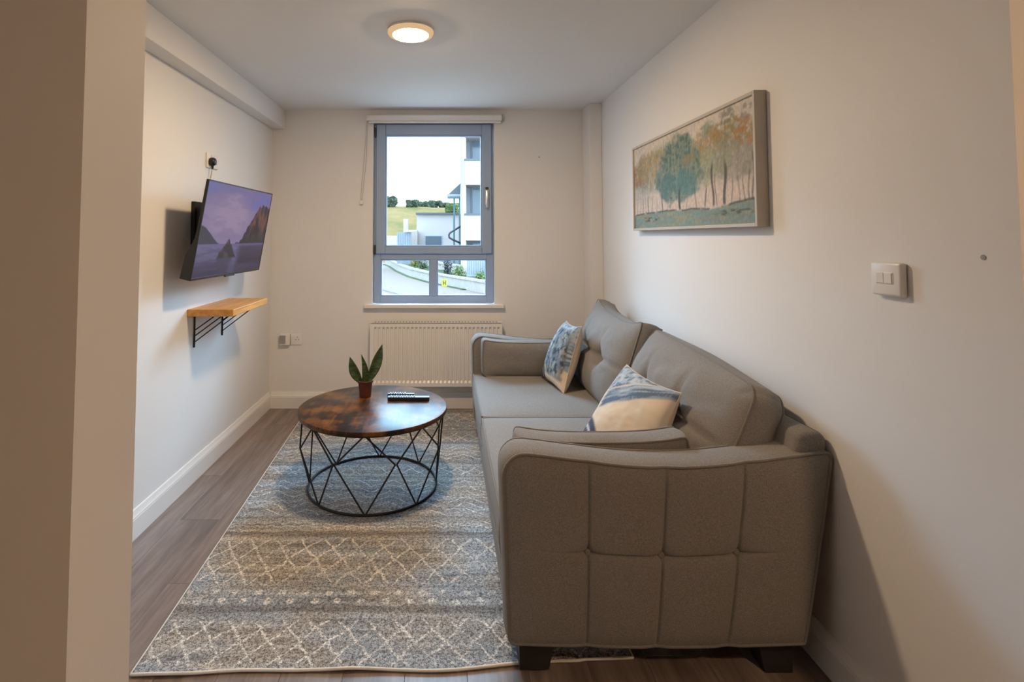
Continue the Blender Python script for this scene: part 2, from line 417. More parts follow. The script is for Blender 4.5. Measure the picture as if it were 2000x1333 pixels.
for z0, z1 in ((2.18, 2.26), (MZ0 + .03, MZ0 + .105)): obj('hinge', box((-.594, FY0 - .022, z0), (-.579, FY0 + .0, z1), .002), 'gasket', sash)
struct('window_sill', box((-.664, D - .045, .793), (.457, FY0 + .01, WZ0), .006, 3), 'gloss_trim', 'white painted window sill board')

# ---------------------------------------------------------------- roller blind
bl = thing('roller_blind', (-.1, D - .03, 2.29), 'rolled-up white roller blind cassette above the window', 'blind')
prf = [(D - .002, 2.349), (D - .058, 2.349), (D - .066, 2.342), (D - .068, 2.325), (D - .066, 2.312), (D - .058, 2.302), (D - .002, 2.302)]
obj('cassette', prism(prf, 'X', -.636, .441), 'white_plastic', bl, 30)
for x0, x1 in ((-.648, -.636), (.441, .453)): obj('end_cap', prism([(a - .002 if a < D - .01 else a, b + (.002 if b > 2.32 else -.002)) for a, b in prf], 'X', x0, x1), 'grey_cap' if x0 > 0 else 'white_plastic', bl)
obj('hem_bar', tube([(-.632, D - .035, 2.294), (.437, D - .035, 2.294)], .011, n=12), 'white_metal', bl, 60)
cz = at(706, 392, Y=D - .02)
ch = bmesh.new()
for dx in (-.009, .009): tube([(-.645 + dx * .3, D - .03, 2.31), (-.66 + dx, D - .022, 2.0), (cz.x + dx * .7, D - .02, cz.z)], .0022, n=6, bm=ch)
chn = obj('pull_chain', ch, 'cream_cable', bl)
obj('chain_weight', box((cz.x - .013, D - .027, cz.z - .03), (cz.x + .013, D - .012, cz.z), .004), 'white_plastic', chn)

# ---------------------------------------------------------------- radiator
rd = thing('radiator', (-.085, 4.22, .06), 'white ribbed panel radiator below the window', 'radiator')
rx0, rx1, rz0, rz1, ry = -.600, .431, .193, .690, 4.180
nr = 31; xs = []; ds = []
pit = (rx1 - rx0 - .03) / nr
for i in range(nr):
    o_ = rx0 + .015 + i * pit
    for q, d_ in ((0, 0), (.34, 0), (.44, .013), (.90, .013)): xs.append(o_ + q * pit); ds.append(d_)
xs = [rx0] + xs + [rx1 - .015, rx1]; ds = [0] + ds + [0, 0]
vsx = []; fcs = []
rows = ((rz0, 0), (rz0 + .028, 0), (rz0 + .046, 1), (rz1 - .052, 1), (rz1 - .034, 0), (rz1, 0))
for z_, k in rows:
    for x_, d_ in zip(xs, ds): vsx.append((x_, ry + d_ * k, z_))
nx = len(xs)
for j in range(len(rows) - 1):
    for i in range(nx - 1): fcs.append((j * nx + i, j * nx + i + 1, (j + 1) * nx + i + 1, (j + 1) * nx + i))
obj('front_panel', (vsx, fcs), 'white_metal', rd)
obj('body', box((rx0, ry + .012, rz0 + .002), (rx1, D - .025, rz1 - .012), .004), 'white_metal', rd)
obj('side_cover', box((rx0 - .004, ry + .0, rz0), (rx0, D - .03, rz1)), 'white_metal', rd); obj('side_cover', box((rx1, ry, rz0), (rx1 + .004, D - .03, rz1)), 'white_metal', rd)
gr = obj('top_grille', box((rx0, ry, rz1 - .010), (rx1, D - .03, rz1), .003), 'white_metal', rd)
for i in range(40): obj('grille_slot', box((rx0 + .03 + i * .0245, ry + .012, rz1 - .001), (rx0 + .042 + i * .0245, D - .04, rz1 + .0006)), 'grey_cap', gr)
for x_ in (rx0 + .03, rx1 - .03):
    obj('pipe', tube([(x_, ry + .035, rz0 + .004), (x_, ry + .035, 0)], .0075, n=12), 'white_metal', rd, 60)
    obj('valve', lathe([(0, .11), (.016, .11), (.019, .125), (.019, .155), (.013, .16), (.013, .19), (0, .19)], (x_, ry + .035, 0), 20), 'chrome', rd, 40)
for x_ in (rx0 + .2, rx1 - .2): obj('bracket', box((x_ - .015, D - .026, rz0 + .05), (x_ + .015, D, rz1 - .05)), 'white_metal', rd)

# ---------------------------------------------------------------- ceiling lamps
def lamp(x, y, glow, label):
    t = thing('ceiling_light', (x, y, H), label, 'light')
    obj('base_ring', lathe([(0, H), (.112, H), (.114, H - .004), (.114, H - .020), (.110, H - .027), (.104, H - .030), (.090, H - .030), (.090, H - .024), (0, H - .024)], (x, y, 0), 64), 'white_plastic', t, 40)
    obj('glow_rim', lathe([(.1145, H - .012), (.1145, H - .020), (.1105, H - .0275), (.1040, H - .0305), (.0900, H - .0305)], (x, y, 0), 64), 'rim_glow', t, 60)
    obj('diffuser', lathe([(.090, H - .026), (.088, H - .033), (.078, H - .037), (0, H - .039)], (x, y, 0), 64), glow, t, 60)
    return t
lamp(-.181, 2.60, 'lamp_glow', 'round white flush ceiling light with a warm glowing diffuser')
lamp(1.45, -.45, 'hall_fill_glow', 'assumed round ceiling light, added unseen in the hall behind the camera')  # unseen hall lamp, assumed and added to brighten the foreground

# ---------------------------------------------------------------- sockets and switches
def faceplate(root, name, axis_wall, c, w, h, th, bev=.006):
    """rounded plate on wall 'L','R' or 'B'; c = centre on the wall"""
    if axis_wall == 'L': lo, hi = (XL, c[0] - w / 2, c[1] - h / 2), (XL + th, c[0] + w / 2, c[1] + h / 2)
    elif axis_wall == 'R': lo, hi = (XR - th, c[0] - w / 2, c[1] - h / 2), (XR, c[0] + w / 2, c[1] + h / 2)
    else: lo, hi = (c[0] - w / 2, D - th, c[1] - h / 2), (c[0] + w / 2, D, c[1] + h / 2)
    return obj(name, box(lo, hi, bev, 3), 'white_plastic', root, 40)
def pins_B(root, cx, cz_):
    for dx, dz, w, h in ((0, .012, .004, .008), (-.011, -.008, .008, .004), (.011, -.008, .008, .004)): obj('pin_slot', box((cx + dx - w / 2, D - .0105, cz_ + dz - h / 2), (cx + dx + w / 2, D - .0085, cz_ + dz + h / 2)), 'gasket', root)
a, b = at(400, 299, X=XL), at(425, 331, X=XL); sc_ = ((3.085 + 3.255) / 2, 1.818)
so = thing('wall_socket', (XL, sc_[0], sc_[1]), 'white double wall socket high on the wall above the television', 'socket')
pt = faceplate(so, 'plate', 'L', sc_, .150, .090, .010)
for dy in (-.038, .038):
    for q, dz, w, h in ((0, .014, .004, .009), (-.011, -.008, .007, .004), (.011, -.008, .007, .004)): obj('pin_slot', box((XL + .0092, sc_[0] + dy + q - w / 2, sc_[1] + dz - h / 2 - .006), (XL + .0106, sc_[0] + dy + q + w / 2, sc_[1] + dz + h / 2 - .006)), 'gasket', pt)
    obj('rocker', box((XL + .009, sc_[0] + dy * .55 - .007, sc_[1] + .022), (XL + .014, sc_[0] + dy * .55 + .007, sc_[1] + .037), .002), 'white_plastic', pt)
pgp = (XL + .0106, sc_[0] - .038, sc_[1] - .008)
pl_ = thing('power_plug', pgp, 'black plug of the television in the high wall socket', 'plug')
obj('plug_body', lathe([(0, 0), (.022, 0), (.025, .004), (.025, .020), (.020, .030), (.012, .034), (0, .034)], pgp, 24, axis='X'), 'black_plastic', pl_, 45)
obj('strain_relief', tube([(pgp[0] + .014, pgp[1], pgp[2] - .022), (pgp[0] + .014, pgp[1], pgp[2] - .045)], .006, n=10, radii=[.008, .005]), 'black_plastic', pl_, 60)
obj('cord', tube([(pgp[0] + .014, pgp[1], pgp[2] - .043), (pgp[0] + .012, pgp[1] - .012, pgp[2] - .09), (pgp[0] + .006, pgp[1] - .026, pgp[2] - .15), (pgp[0] + .03, pgp[1] - .022, pgp[2] - .205)], .0042, n=8), 'cream_cable', pl_, 60)
s2 = thing('wall_socket', (-1.207, D, .54), 'white single wall socket low beside the left corner', 'socket')
faceplate(s2, 'plate', 'B', (-1.207, .543), .088, .088, .0095, .004); pins_B(s2, -1.198, .548)
obj('rocker', box((-1.238, D - .0125, .558), (-1.224, D - .008, .574), .0015), 'white_plastic', s2)
s3 = thing('fused_spur', (-1.292, D, .54), 'square white outlet box with its side shade painted grey beside the low socket', 'outlet')
faceplate(s3, 'housing', 'B', (-1.292, .545), .078, .088, .034, .004)
obj('shade_face', box((-1.331, D - .038, .512), (-1.285, D - .030, .578), .003), 'grey_cap', s3)  # grey piece colours in the shade on the side of the white box
sy, sz = 1.4255, 1.248
sw = thing('light_switch', (XR, sy, sz), 'white square light switch on the right wall', 'switch')
plate = faceplate(sw, 'plate', 'R', (sy, sz), .098, .090, .020, .007)
obj('surround', box((XR - .0212, sy - .026, sz - .013), (XR - .018, sy + .030, sz + .019), .001), 'white_plastic', plate)
for k in (-1, 1): obj('rocker', box((XR - .0232, sy + .002 + k * .0128 - .0122, sz - .011), (XR - .020, sy + .002 + k * .0128 + .0122, sz + .017), .0012), 'white_plastic', plate)

# ---------------------------------------------------------------- picture
PY0, PY1, PZ0, PZ1, PF = 1.957, 3.262, 1.400, 1.913, XR - .047
pic = thing('framed_picture', (XR, (PY0 + PY1) / 2, PZ0), 'long framed painting of misty teal and ochre trees on the right wall', 'picture')
fw = .014
for n_, lo, hi in (('frame_side', (PF, PY0, PZ0), (XR - .001, PY0 + fw, PZ1)), ('frame_side', (PF, PY1 - fw, PZ0), (XR - .001, PY1, PZ1)), ('frame_rail', (PF, PY0 + fw, PZ0), (XR - .001, PY1 - fw, PZ0 + fw)), ('frame_rail', (PF, PY0 + fw, PZ1 - fw), (XR - .001, PY1 - fw, PZ1))):
    obj(n_, box(lo, hi, .0015, 1), 'frame_wood', pic)
obj('backing', box((PF + .014, PY0 + fw, PZ0 + fw), (XR - .002, PY1 - fw, PZ1 - fw)), 'gasket', pic)
nu, nv = 300, 120
U, V = np.meshgrid(np.linspace(0, 1, nu), np.linspace(0, 1, nv)); ax = U * 2.54
C = np.ones((nv, nu, 3)) * np.array((.66, .60, .53))
C = over(C, (.66, .50, .42), ss(V, .55, .25) * .6); C = over(C, (.50, .45, .36), fbm(ax * 5, V * 9, 3) * .35)
top = .80 + .10 * np.sin(U * 9 + 1) * .4 + .12 * (fbm(ax * 3, V * 0 + 2, 11) - .5) + .05 * U
fol = ss(V, .32, .46) * ss(V, top + .04, top - .10); spk = fbm(ax * 22, V * 34, 21); spk2 = fbm(ax * 9, V * 13, 31)
def blob(cx, cy, rx, ry, s): return ss(((U - cx) / rx) ** 2 + ((V - cy) / ry) ** 2 + (fbm(ax * 7, V * 9, s) - .5) * 1.3, 1.15, .55)
top = np.interp(U, [0, .06, .12, .2, .28, .36, .48, .58, .64, .72, .8, .88, .94, 1], [.80, .84, .92, .90, .90, .95, .98, .94, .84, .96, .88, .93, .86, .88]) + .10 * (fbm(ax * 9, V * 0 + 2, 11) - .5)
fol = ss(V, .36, .50) * ss(V, top + .02, top - .14); strk_ = fbm(ax * 34, V * 9, 23)
C = over(C, (.31, .30, .215), fol * (.6 + .4 * ss(spk2, .3, .6)) * .9); C = over(C, (.17, .175, .10), fol * ss(strk_, .42, .60) * .7); C = over(C, (.47, .40, .27), fol * ss(fbm(ax * 16, V * 8, 24), .55, .7) * .6)
C = over(C, (.40, .36, .31), ss(U, .72, .85) * ss(V, .30, .42) * ss(V, .72, .58) * .7); C = over(C, (.42, .40, .35), ss(U, .26, .14) * ss(V, .26, .36) * ss(V, .56, .44) * .6)
for cx, cy, rx, ry, c_, k in ((.06, .66, .12, .16, (.36, .17, .05), .8), (.30, .78, .07, .12, (.42, .33, .10), .75), (.12, .72, .09, .16, (.33, .24, .10), .8), (.20, .70, .08, .20, (.40, .30, .12), .7), (.68, .74, .10, .18, (.42, .30, .12), .8), (.72, .86, .06, .10, (.22, .30, .22), .8), (.76, .76, .06, .14, (.48, .27, .10), .75), (.86, .76, .12, .14, (.30, .21, .07), .85), (.97, .74, .09, .12, (.40, .20, .06), .8), (.84, .92, .05, .08, (.20, .19, .16), .8), (.96, .90, .04, .07, (.22, .20, .17), .7), (.90, .52, .16, .16, (.30, .28, .22), .7), (.80, .60, .10, .16, (.28, .30, .20), .7), (.71, .52, .07, .2, (.33, .36, .24), .7)):
    C = over(C, c_, blob(cx, cy, rx, ry, int(cx * 90)) * ss(spk, .25, .6) * k)
tt = blob(.47, .60, .215, .37, 77); C = over(C, (.15, .225, .185), tt * .88); C = over(C, (.055, .125, .115), tt * ss(spk, .42, .62) * .75); C = over(C, (.30, .34, .23), tt * ss(strk_, .50, .68) * .6); C = over(C, (.33, .27, .12), blob(.57, .66, .06, .06, 80) * ss(spk, .35, .6) * .7)
C = over(C, (.08, .20, .20), blob(.55, .44, .11, .16, 78) * .7); C = over(C, (.07, .17, .16), blob(.37, .44, .08, .14, 79) * .7)
for x_, w_, z1, k in ((.04, .003, .45, .5), (.075, .003, .42, .5), (.10, .005, .42, .7), (.135, .003, .4, .5), (.17, .006, .42, .75), (.215, .004, .42, .6), (.26, .003, .4, .5), (.325, .006, .42, .8), (.38, .003, .38, .45), (.40, .003, .38, .45), (.49, .010, .45, 1), (.55, .003, .40, .5), (.62, .005, .45, .6), (.695, .006, .42, .8), (.745, .008, .62, .9), (.765, .004, .5, .7), (.825, .010, .60, .95), (.865, .004, .45, .6), (.905, .004, .48, .5), (.935, .004, .45, .6), (.965, .005, .5, .6), (.985, .006, .62, .7)):
    bend = x_ + .006 * np.sin(V * 14 + x_ * 40); C = over(C, (.075, .06, .045), ss(np.abs(U - bend), w_ * 1.25, w_ * .45) * ss(V, .15, .19) * ss(V, z1, z1 - .12) * k)
gl = .155 + .02 * np.sin(U * 5) + .05 * ss(U, .7, 1.) + .02 * (fbm(ax * 6, V * 0, 5) - .5)
g = ss(V, gl + .012, gl - .012); C = over(C, (.21, .265, .215), g); C = over(C, (.30, .29, .17), g * ss(fbm(ax * 4, V * 20, 8), .45, .65) * .8)
C = over(C, (.17, .28, .27), g * ss(fbm(ax * 5, V * 30, 9), .5, .62) * .8); C = over(C, (.05, .045, .03), ss(np.abs(V - gl - .004), .016, .003) * ss(spk2, .32, .55) * .85)
brk = ss(fbm(ax * 14, V * 60, 57), .42, .6); C = over(C, (.05, .045, .03), blob(.2, .10, .10, .04, 55) * .85 * g * brk); C = over(C, (.09, .07, .04), blob(.88, .10, .13, .03, 56) * .85 * g * brk)
C *= (.76 + .48 * fbm(ax * 60, V * 45, 61, 2))[..., None]; C *= .92
ya = PY1 - fw - U * (PY1 - PY0 - 2 * fw); P = np.stack([np.full_like(U, PF + .009), ya, PZ0 + fw + V * (PZ1 - PZ0 - 2 * fw)], -1)
obj('canvas_core', box((PF + .0095, PY0 + fw, PZ0 + fw), (PF + .014, PY1 - fw, PZ1 - fw)), 'gasket', pic)
grid_obj('canvas', P, np.clip(C, 0, 1), 'oil_paint', pic)

# ---------------------------------------------------------------- television
tw, thh = .905, .520
yaw, tilt = R(1.3), R(9.5)
r_ = Vector((math.sin(yaw), math.cos(yaw), 0)); n_ = Vector((math.cos(yaw), -math.sin(yaw), 0))
u_ = Vector((0, 0, 1)) * math.cos(tilt) + n_ * math.sin(tilt); o_ = n_ * math.cos(tilt) - Vector((0, 0, 1)) * math.sin(tilt)
tc = Vector((-1.2305, 3.104, 1.397))
TM = Matrix((( r_.x, o_.x, u_.x, tc.x), (r_.y, o_.y, u_.y, tc.y), (r_.z, o_.z, u_.z, tc.z), (0, 0, 0, 1)))   # local x right, y out, z up
tv = thing('television', (XL, 3.104, 1.397), 'flat television on a tilting wall bracket showing a lilac beach scene', 'television')
obj('back_shell', prism([(-.006, thh / 2), (-.012, thh / 2), (-.014, .02), (-.018, -.05), (-.048, -.14), (-.056, -thh / 2 + .004), (-.006, -thh / 2)], 'X', -tw / 2, tw / 2), 'black_plastic', tv, 30, mtx=TM)
obj('bezel', ring(-tw / 2, tw / 2, -thh / 2, thh / 2, (.007, .007, .013, .007), -.008, .0025, .001), 'black_plastic', tv, mtx=TM)
obj('chin_sensor', box((-.05, -.012, -thh / 2 - .009), (.075, .001, -thh / 2 + .001), .003), 'black_plastic', tv, mtx=TM)
nu, nv = 180, 104; U, V = np.meshgrid(np.linspace(0, 1, nu), np.linspace(0, 1, nv)); ax = U * 1.74
C = np.zeros((nv, nu, 3)) + np.array((.20, .185, .33)); C = over(C, (.27, .23, .34), ss(V, .95, .55)); C = over(C, (.36, .29, .37), blob(.42, .66, .42, .24, 3) if False else ss(((U - .36) / .42) ** 2 + ((V - .68) / .26) ** 2 + (fbm(ax * 4, V * 7, 6) - .5), 1.1, .2) * .8)
C = over(C, (.16, .18, .42), ss(((U - .78) / .35) ** 2 + ((V - .86) / .12) ** 2, 1.2, .2) * .6); C = over(C, (.15, .19, .42), ss(U, .25, .0) * ss(V, .8, .98) * .6)
C = over(C, (.24, .19, .31), ss(fbm(ax * 3, V * 14, 16), .5, .7) * ss(V, .36, .45) * .55)
wl_ = .345; sea = ss(V, wl_ + .004, wl_ - .004)
C = over(C, (.19, .17, .28), sea); C = over(C, (.13, .12, .20), sea * ss(fbm(ax * 2.5, V * 30, 26), .45, .62) * .8); C = over(C, (.10, .08, .12), sea * ss(V, .22, .0) * .6)
C = over(C, (.07, .06, .085), sea * ss(U, .52, .62) * ss(V, .05, .12) * .8); C = over(C, (.20, .21, .36), sea * ss(np.abs(U - .50), .07, .02) * ss(V, .27, .2) * .6); C = over(C, (.17, .15, .27), sea * ss(V, .30, .33) * .7)
ridge = np.interp(U, [.5, .56, .60, .615, .64, .655, .68, .70, .73, .755, .78, .80, .82, .84, .86, .90, .95, 1], [.345, .37, .40, .47, .50, .56, .57, .63, .66, .72, .74, .80, .83, .80, .84, .82, .83, .80]) + .03 * (fbm(U * 40, U * 0, 36, 2) - .5)
cl = ss(V, ridge + .006, ridge - .006) * (1 - sea) * ss(U, .495, .50); C = over(C, (.085, .065, .075), cl); C = over(C, (.24, .11, .055), cl * ss(fbm(ax * 16, V * 6 - U * 4, 46), .42, .62) * ss(V, .40, .55) * .8); C = over(C, (.035, .028, .035), cl * ss(fbm(ax * 22, V * 8, 47), .5, .64) * .8); C = over(C, (.055, .05, .045), cl * ss(V, .50, .36) * .8)
hl_ = ss(V, wl_ + .20 * ss(U, .30, .0) + .02 * (fbm(U * 30, U * 0, 4) - .5), wl_ + .20 * ss(U, .30, .0) - .012) * (1 - sea) * ss(U, .28, .26); C = over(C, (.075, .065, .085), hl_)
rk = ss(np.abs(U - .40) / .145 + (V - .18) / .23 + (fbm(ax * 12, V * 12, 56) - .5) * .35, 1.02, .94) * ss(V, .17, .19); C = over(C, (.065, .052, .060), rk); C = over(C, (.13, .10, .11), rk * ss(fbm(ax * 20, V * 14, 66), .52, .68)); C = over(C, (.09, .075, .11), ss(np.abs(U - .38) / .13, 1., .7) * ss(V, .08, .17) * (1 - ss(V, .17, .19)) * .7)
Pl = np.stack([(U - .5) * (tw - .014), np.full_like(U, .0005), (V - .5) * (thh - .020) + .003], -1)
A = np.array(TM)[:3, :3]; P = Pl @ A.T + np.array(tc); C = np.clip(C, 0, 1) ** 1.12 * np.array((.80, .74, .80)) * (.55 + .45 * ss(V, .0, .4))[..., None]
grid_obj('screen', P, np.clip(C, 0, 1), 'tv_picture', tv, False, flip=True)
mt = obj('wall_mount', box((XL, 2.93, 1.32), (XL + .022, 3.25, 1.56), .003), 'black_metal', tv)
obj('mount_arm', box((XL + .02, 2.945, 1.36), (tc.x - .02, 2.99, 1.53), .004), 'black_metal', mt); obj('mount_arm', box((XL + .02, 3.19, 1.36), (tc.x - .02, 3.235, 1.53), .004), 'black_metal', mt)
obj('tilt_plate', box((-.24, -.034, -.06), (.20, -.016, .15), .003), 'black_metal', tv, mtx=TM)

# ---------------------------------------------------------------- wall shelf
sh = thing('wall_shelf', (XL, 3.18, .74), 'small oak board shelf on black wire brackets below the television', 'shelf')
obj('board', box((XL, 2.908, .926), (-1.168, 3.462, .965), .004, 2), 'oak', sh)
for y_ in (2.992, 3.362):
    br = obj('bracket', box((XL, y_ - .004, .742), (XL + .009, y_ + .004, .926), .002, 1), 'black_metal', sh)
    obj('top_bar', box((XL, y_ - .004, .918), (XL + .205, y_ + .004, .926), .002, 1), 'black_metal', br)
    for k, (za, xb) in enumerate(((.772, .200), (.806, .160), (.838, .120))): obj('wire', tube([(XL + .006, y_, za), (XL + xb, y_, .920)], .0032, n=8), 'black_metal', br)

# ---------------------------------------------------------------- rug
RZ = .010
rg = thing('rug', (-.22, 2.93, 0), 'faded grey beige rug with white lattice and dot bands under the coffee table', 'rug')
c00, c10, c11, c01 = Vector((-.978, 1.697, 0)), Vector((.60, 1.765, 0)), Vector((.50, 4.19, 0)), Vector((-1.092, 4.12, 0))
nu, nv = 80, 90
def rugp(a, b):
    p = c00.lerp(c10, a).lerp(c01.lerp(c11, a), b)
    w = math.exp(-(b * 2.45 / .10) ** 2)
    p.y -= w * (.020 * math.sin(max(0, min(1, (a - .35) / .5)) * math.pi) + .004 * math.sin(a * 23)) if a < .9 else 0
    p.z = .004 * w * (max(0, math.sin(a * 17 + .6)) ** 2) * (1 if a < .68 else 0)
    return p
vv = []; ff = []
for j in range(nv + 1):
    for i in range(nu + 1): p = rugp(i / nu, (j / nv) ** 1.5); vv.append((p.x, p.y, p.z + RZ))
n1 = (nu + 1) * (nv + 1); vv += [(x, y, z - RZ + .0002) for x, y, z in vv]
for j in range(nv):
    for i in range(nu):
        a = j * (nu + 1) + i; q = (a, a + 1, a + nu + 2, a + nu + 1); ff.append(q); ff.append(tuple(k + n1 for k in q[::-1]))
edge = [i for i in range(nu + 1)] + [j * (nu + 1) + nu for j in range(1, nv + 1)] + [nv * (nu + 1) + i for i in range(nu - 1, -1, -1)] + [j * (nu + 1) for j in range(nv - 1, 0, -1)]
for a, b in zip(edge, edge[1:] + edge[:1]): ff.append((a, a + n1, b + n1, b))
pile = obj('pile', (vv, ff), 'rug_pile', rg, 180)
pile.data.transform(Matrix.Translation(Vector((-.22, 2.93, 0)) - Vector((-.20, 1.70, 0)))); pile.location = Vector((-.20, 1.70, 0)) - Vector((-.22, 2.93, 0))
obj('binding', tube([Vector(vv[i]) - Vector((0, 0, .004)) for i in edge], .0048, True, 6), 'binding', rg, 180)

# ---------------------------------------------------------------- coffee table
tx, ty, tz, z0 = -.4053, 2.962, .4313, RZ
ct = thing('coffee_table', (tx, ty, z0), 'round rustic wood coffee table on a black wire lattice base', 'table')
obj('tabletop', lathe([(0, tz), (.4015, tz), (.4045, tz - .0015), (.406, tz - .005), (.406, tz - .018), (.404, tz - .021), (0, tz - .021)], (tx, ty, 0), 96), 'rustic_wood', ct, 30)
def cpt(r, ang, z): return Vector((tx + r * math.sin(ang), ty - r * math.cos(ang), z))
obj('base_ring', tube([cpt(.346, 2 * math.pi * k / 96, z0 + .0065) for k in range(96)], .0065, True, 8), 'black_metal', ct, 180)
obj('top_ring', tube([cpt(.386, 2 * math.pi * k / 96, tz - .027) for k in range(96)], .006, True, 8), 'black_metal', ct, 180)
for k in range(8):
    a0 = k * math.pi / 4 + R(1.5)
    for s in (-1, 1):
        am = a0 + s * (math.pi / 8 - .010)
        obj('wire', tube([cpt(.346, a0 + s * .012, z0 + .010), cpt(.393, am, .262)], .0042, n=8), 'black_metal', ct, 60)
        obj('wire', tube([cpt(.393, am, .262), cpt(.386, a0 + s * .012, tz - .027)], .0042, n=8), 'black_metal', ct, 60)

# plant
px_, py_ = -.476, 3.125
pp = thing('potted_plant', (px_, py_, tz), 'small snake plant in a terracotta red pot on the coffee table', 'plant')
obj('pot', lathe([(0, 0), (.031, 0), (.033, .002), (.0405, .080), (.0405, .081), (.044, .082), (.0455, .086), (.0455, .094), (.044, .096), (.041, .096), (.0385, .080), (0, .080)], (px_, py_, tz), 40), 'terracotta', pp, 35)
obj('soil', lathe([(0, .0855), (.02, .086), (.0392, .083)], (px_, py_, tz), 24), 'soil', pp, 60)
def leaf(base, tip, wmax, face, curve, peak=.55):
    base, tip = Vector(base), Vector(tip); ax_ = tip - base; L = ax_.length; ax_.normalize(); f = Vector(face); f = (f - ax_ * f.dot(ax_)).normalized(); s = ax_.cross(f)
    n = 22; m = 7; Pt = np.zeros((n, m, 3))
    for i in range(n):
        t = i / (n - 1); w = wmax * (math.sin(math.pi * min(1, t / (2 * peak)) if t < peak else math.pi / 2 * (1 + (t - peak) / (1 - peak))) * .86 + .14 * (1 - t)); w = max(w, .0006)
        cp = base + ax_ * (L * t) + s * (curve * math.sin(math.pi * t))
        for j in range(m):
            q = (j / (m - 1) - .5) * 2; Pt[i, j] = cp + s * (q * w) + f * (.35 * w * (q * q))
    return Pt
def pix(u, v, y): return at(u, v, Y=y)
for bu, bv, tu, tv_, wm, fc, cv, pk in ((708, 752, 683.5, 697, .029, (.1, -1, .2), -.012, .5), (716, 752, 746.5, 673, .032, (-.1, -1, .25), .012, .56), (714, 752, 705.5, 692, .021, (.15, -1, .1), .010, .26), (719, 751, 720, 725, .009, (.6, -1, .1), 0, .4)):
    Pt = leaf(pix(bu, bv, py_), pix(tu, tv_, py_ - .01), wm, fc, cv, pk); o = grid_obj('leaf', Pt, None, 'sansevieria', pp)
    md = o.modifiers.new('thick', 'SOLIDIFY'); md.thickness = .0022; md.offset = 0
# remotes
def remote(name, a, b, w, h, mkey, label, rows):
    a, b = Vector(a), Vector(b); L = (b - a).length; d = (b - a).normalized(); s = Vector((-d.y, d.x, 0)); c = (a + b) / 2
    Mx = Matrix(((d.x, s.x, 0, c.x), (d.y, s.y, 0, c.y), (0, 0, 1, tz), (0, 0, 0, 1)))
    t = thing(name, (c.x, c.y, tz), label, 'remote')
    obj('body', prism([(-w / 2, .003), (-w / 2 + .006, 0), (w / 2 - .006, 0), (w / 2, .003), (w / 2, h - .003), (w / 2 - .004, h), (-w / 2 + .004, h), (-w / 2, h - .003)], 'X', -L / 2, L / 2), mkey, t, 40, mtx=Mx)
    k = 0
    for i in range(rows):
        x_ = -L / 2 + .018 + i * (L * .62) / rows
        for j in (-1, 0, 1):
            obj('button', box((x_ - .0035, j * w * .27 - .004, h - .0005), (x_ + .0035, j * w * .27 + .004, h + .0028), .001, 1), 'white_plastic' if (i * 2 + j) % 4 == 0 else 'print_grey', t, mtx=Mx)
    return t
remote('remote_control', (-.336, 3.062, 0), (-.100, 3.062, 0), .044, .021, 'black_plastic', 'longer black remote control nearer the camera on the coffee table', 10)
remote('remote_control', (-.346, 3.138, 0), (-.190, 3.138, 0), .040, .017, 'navy_plastic', 'shorter dark remote control behind the longer one on the coffee table', 7)

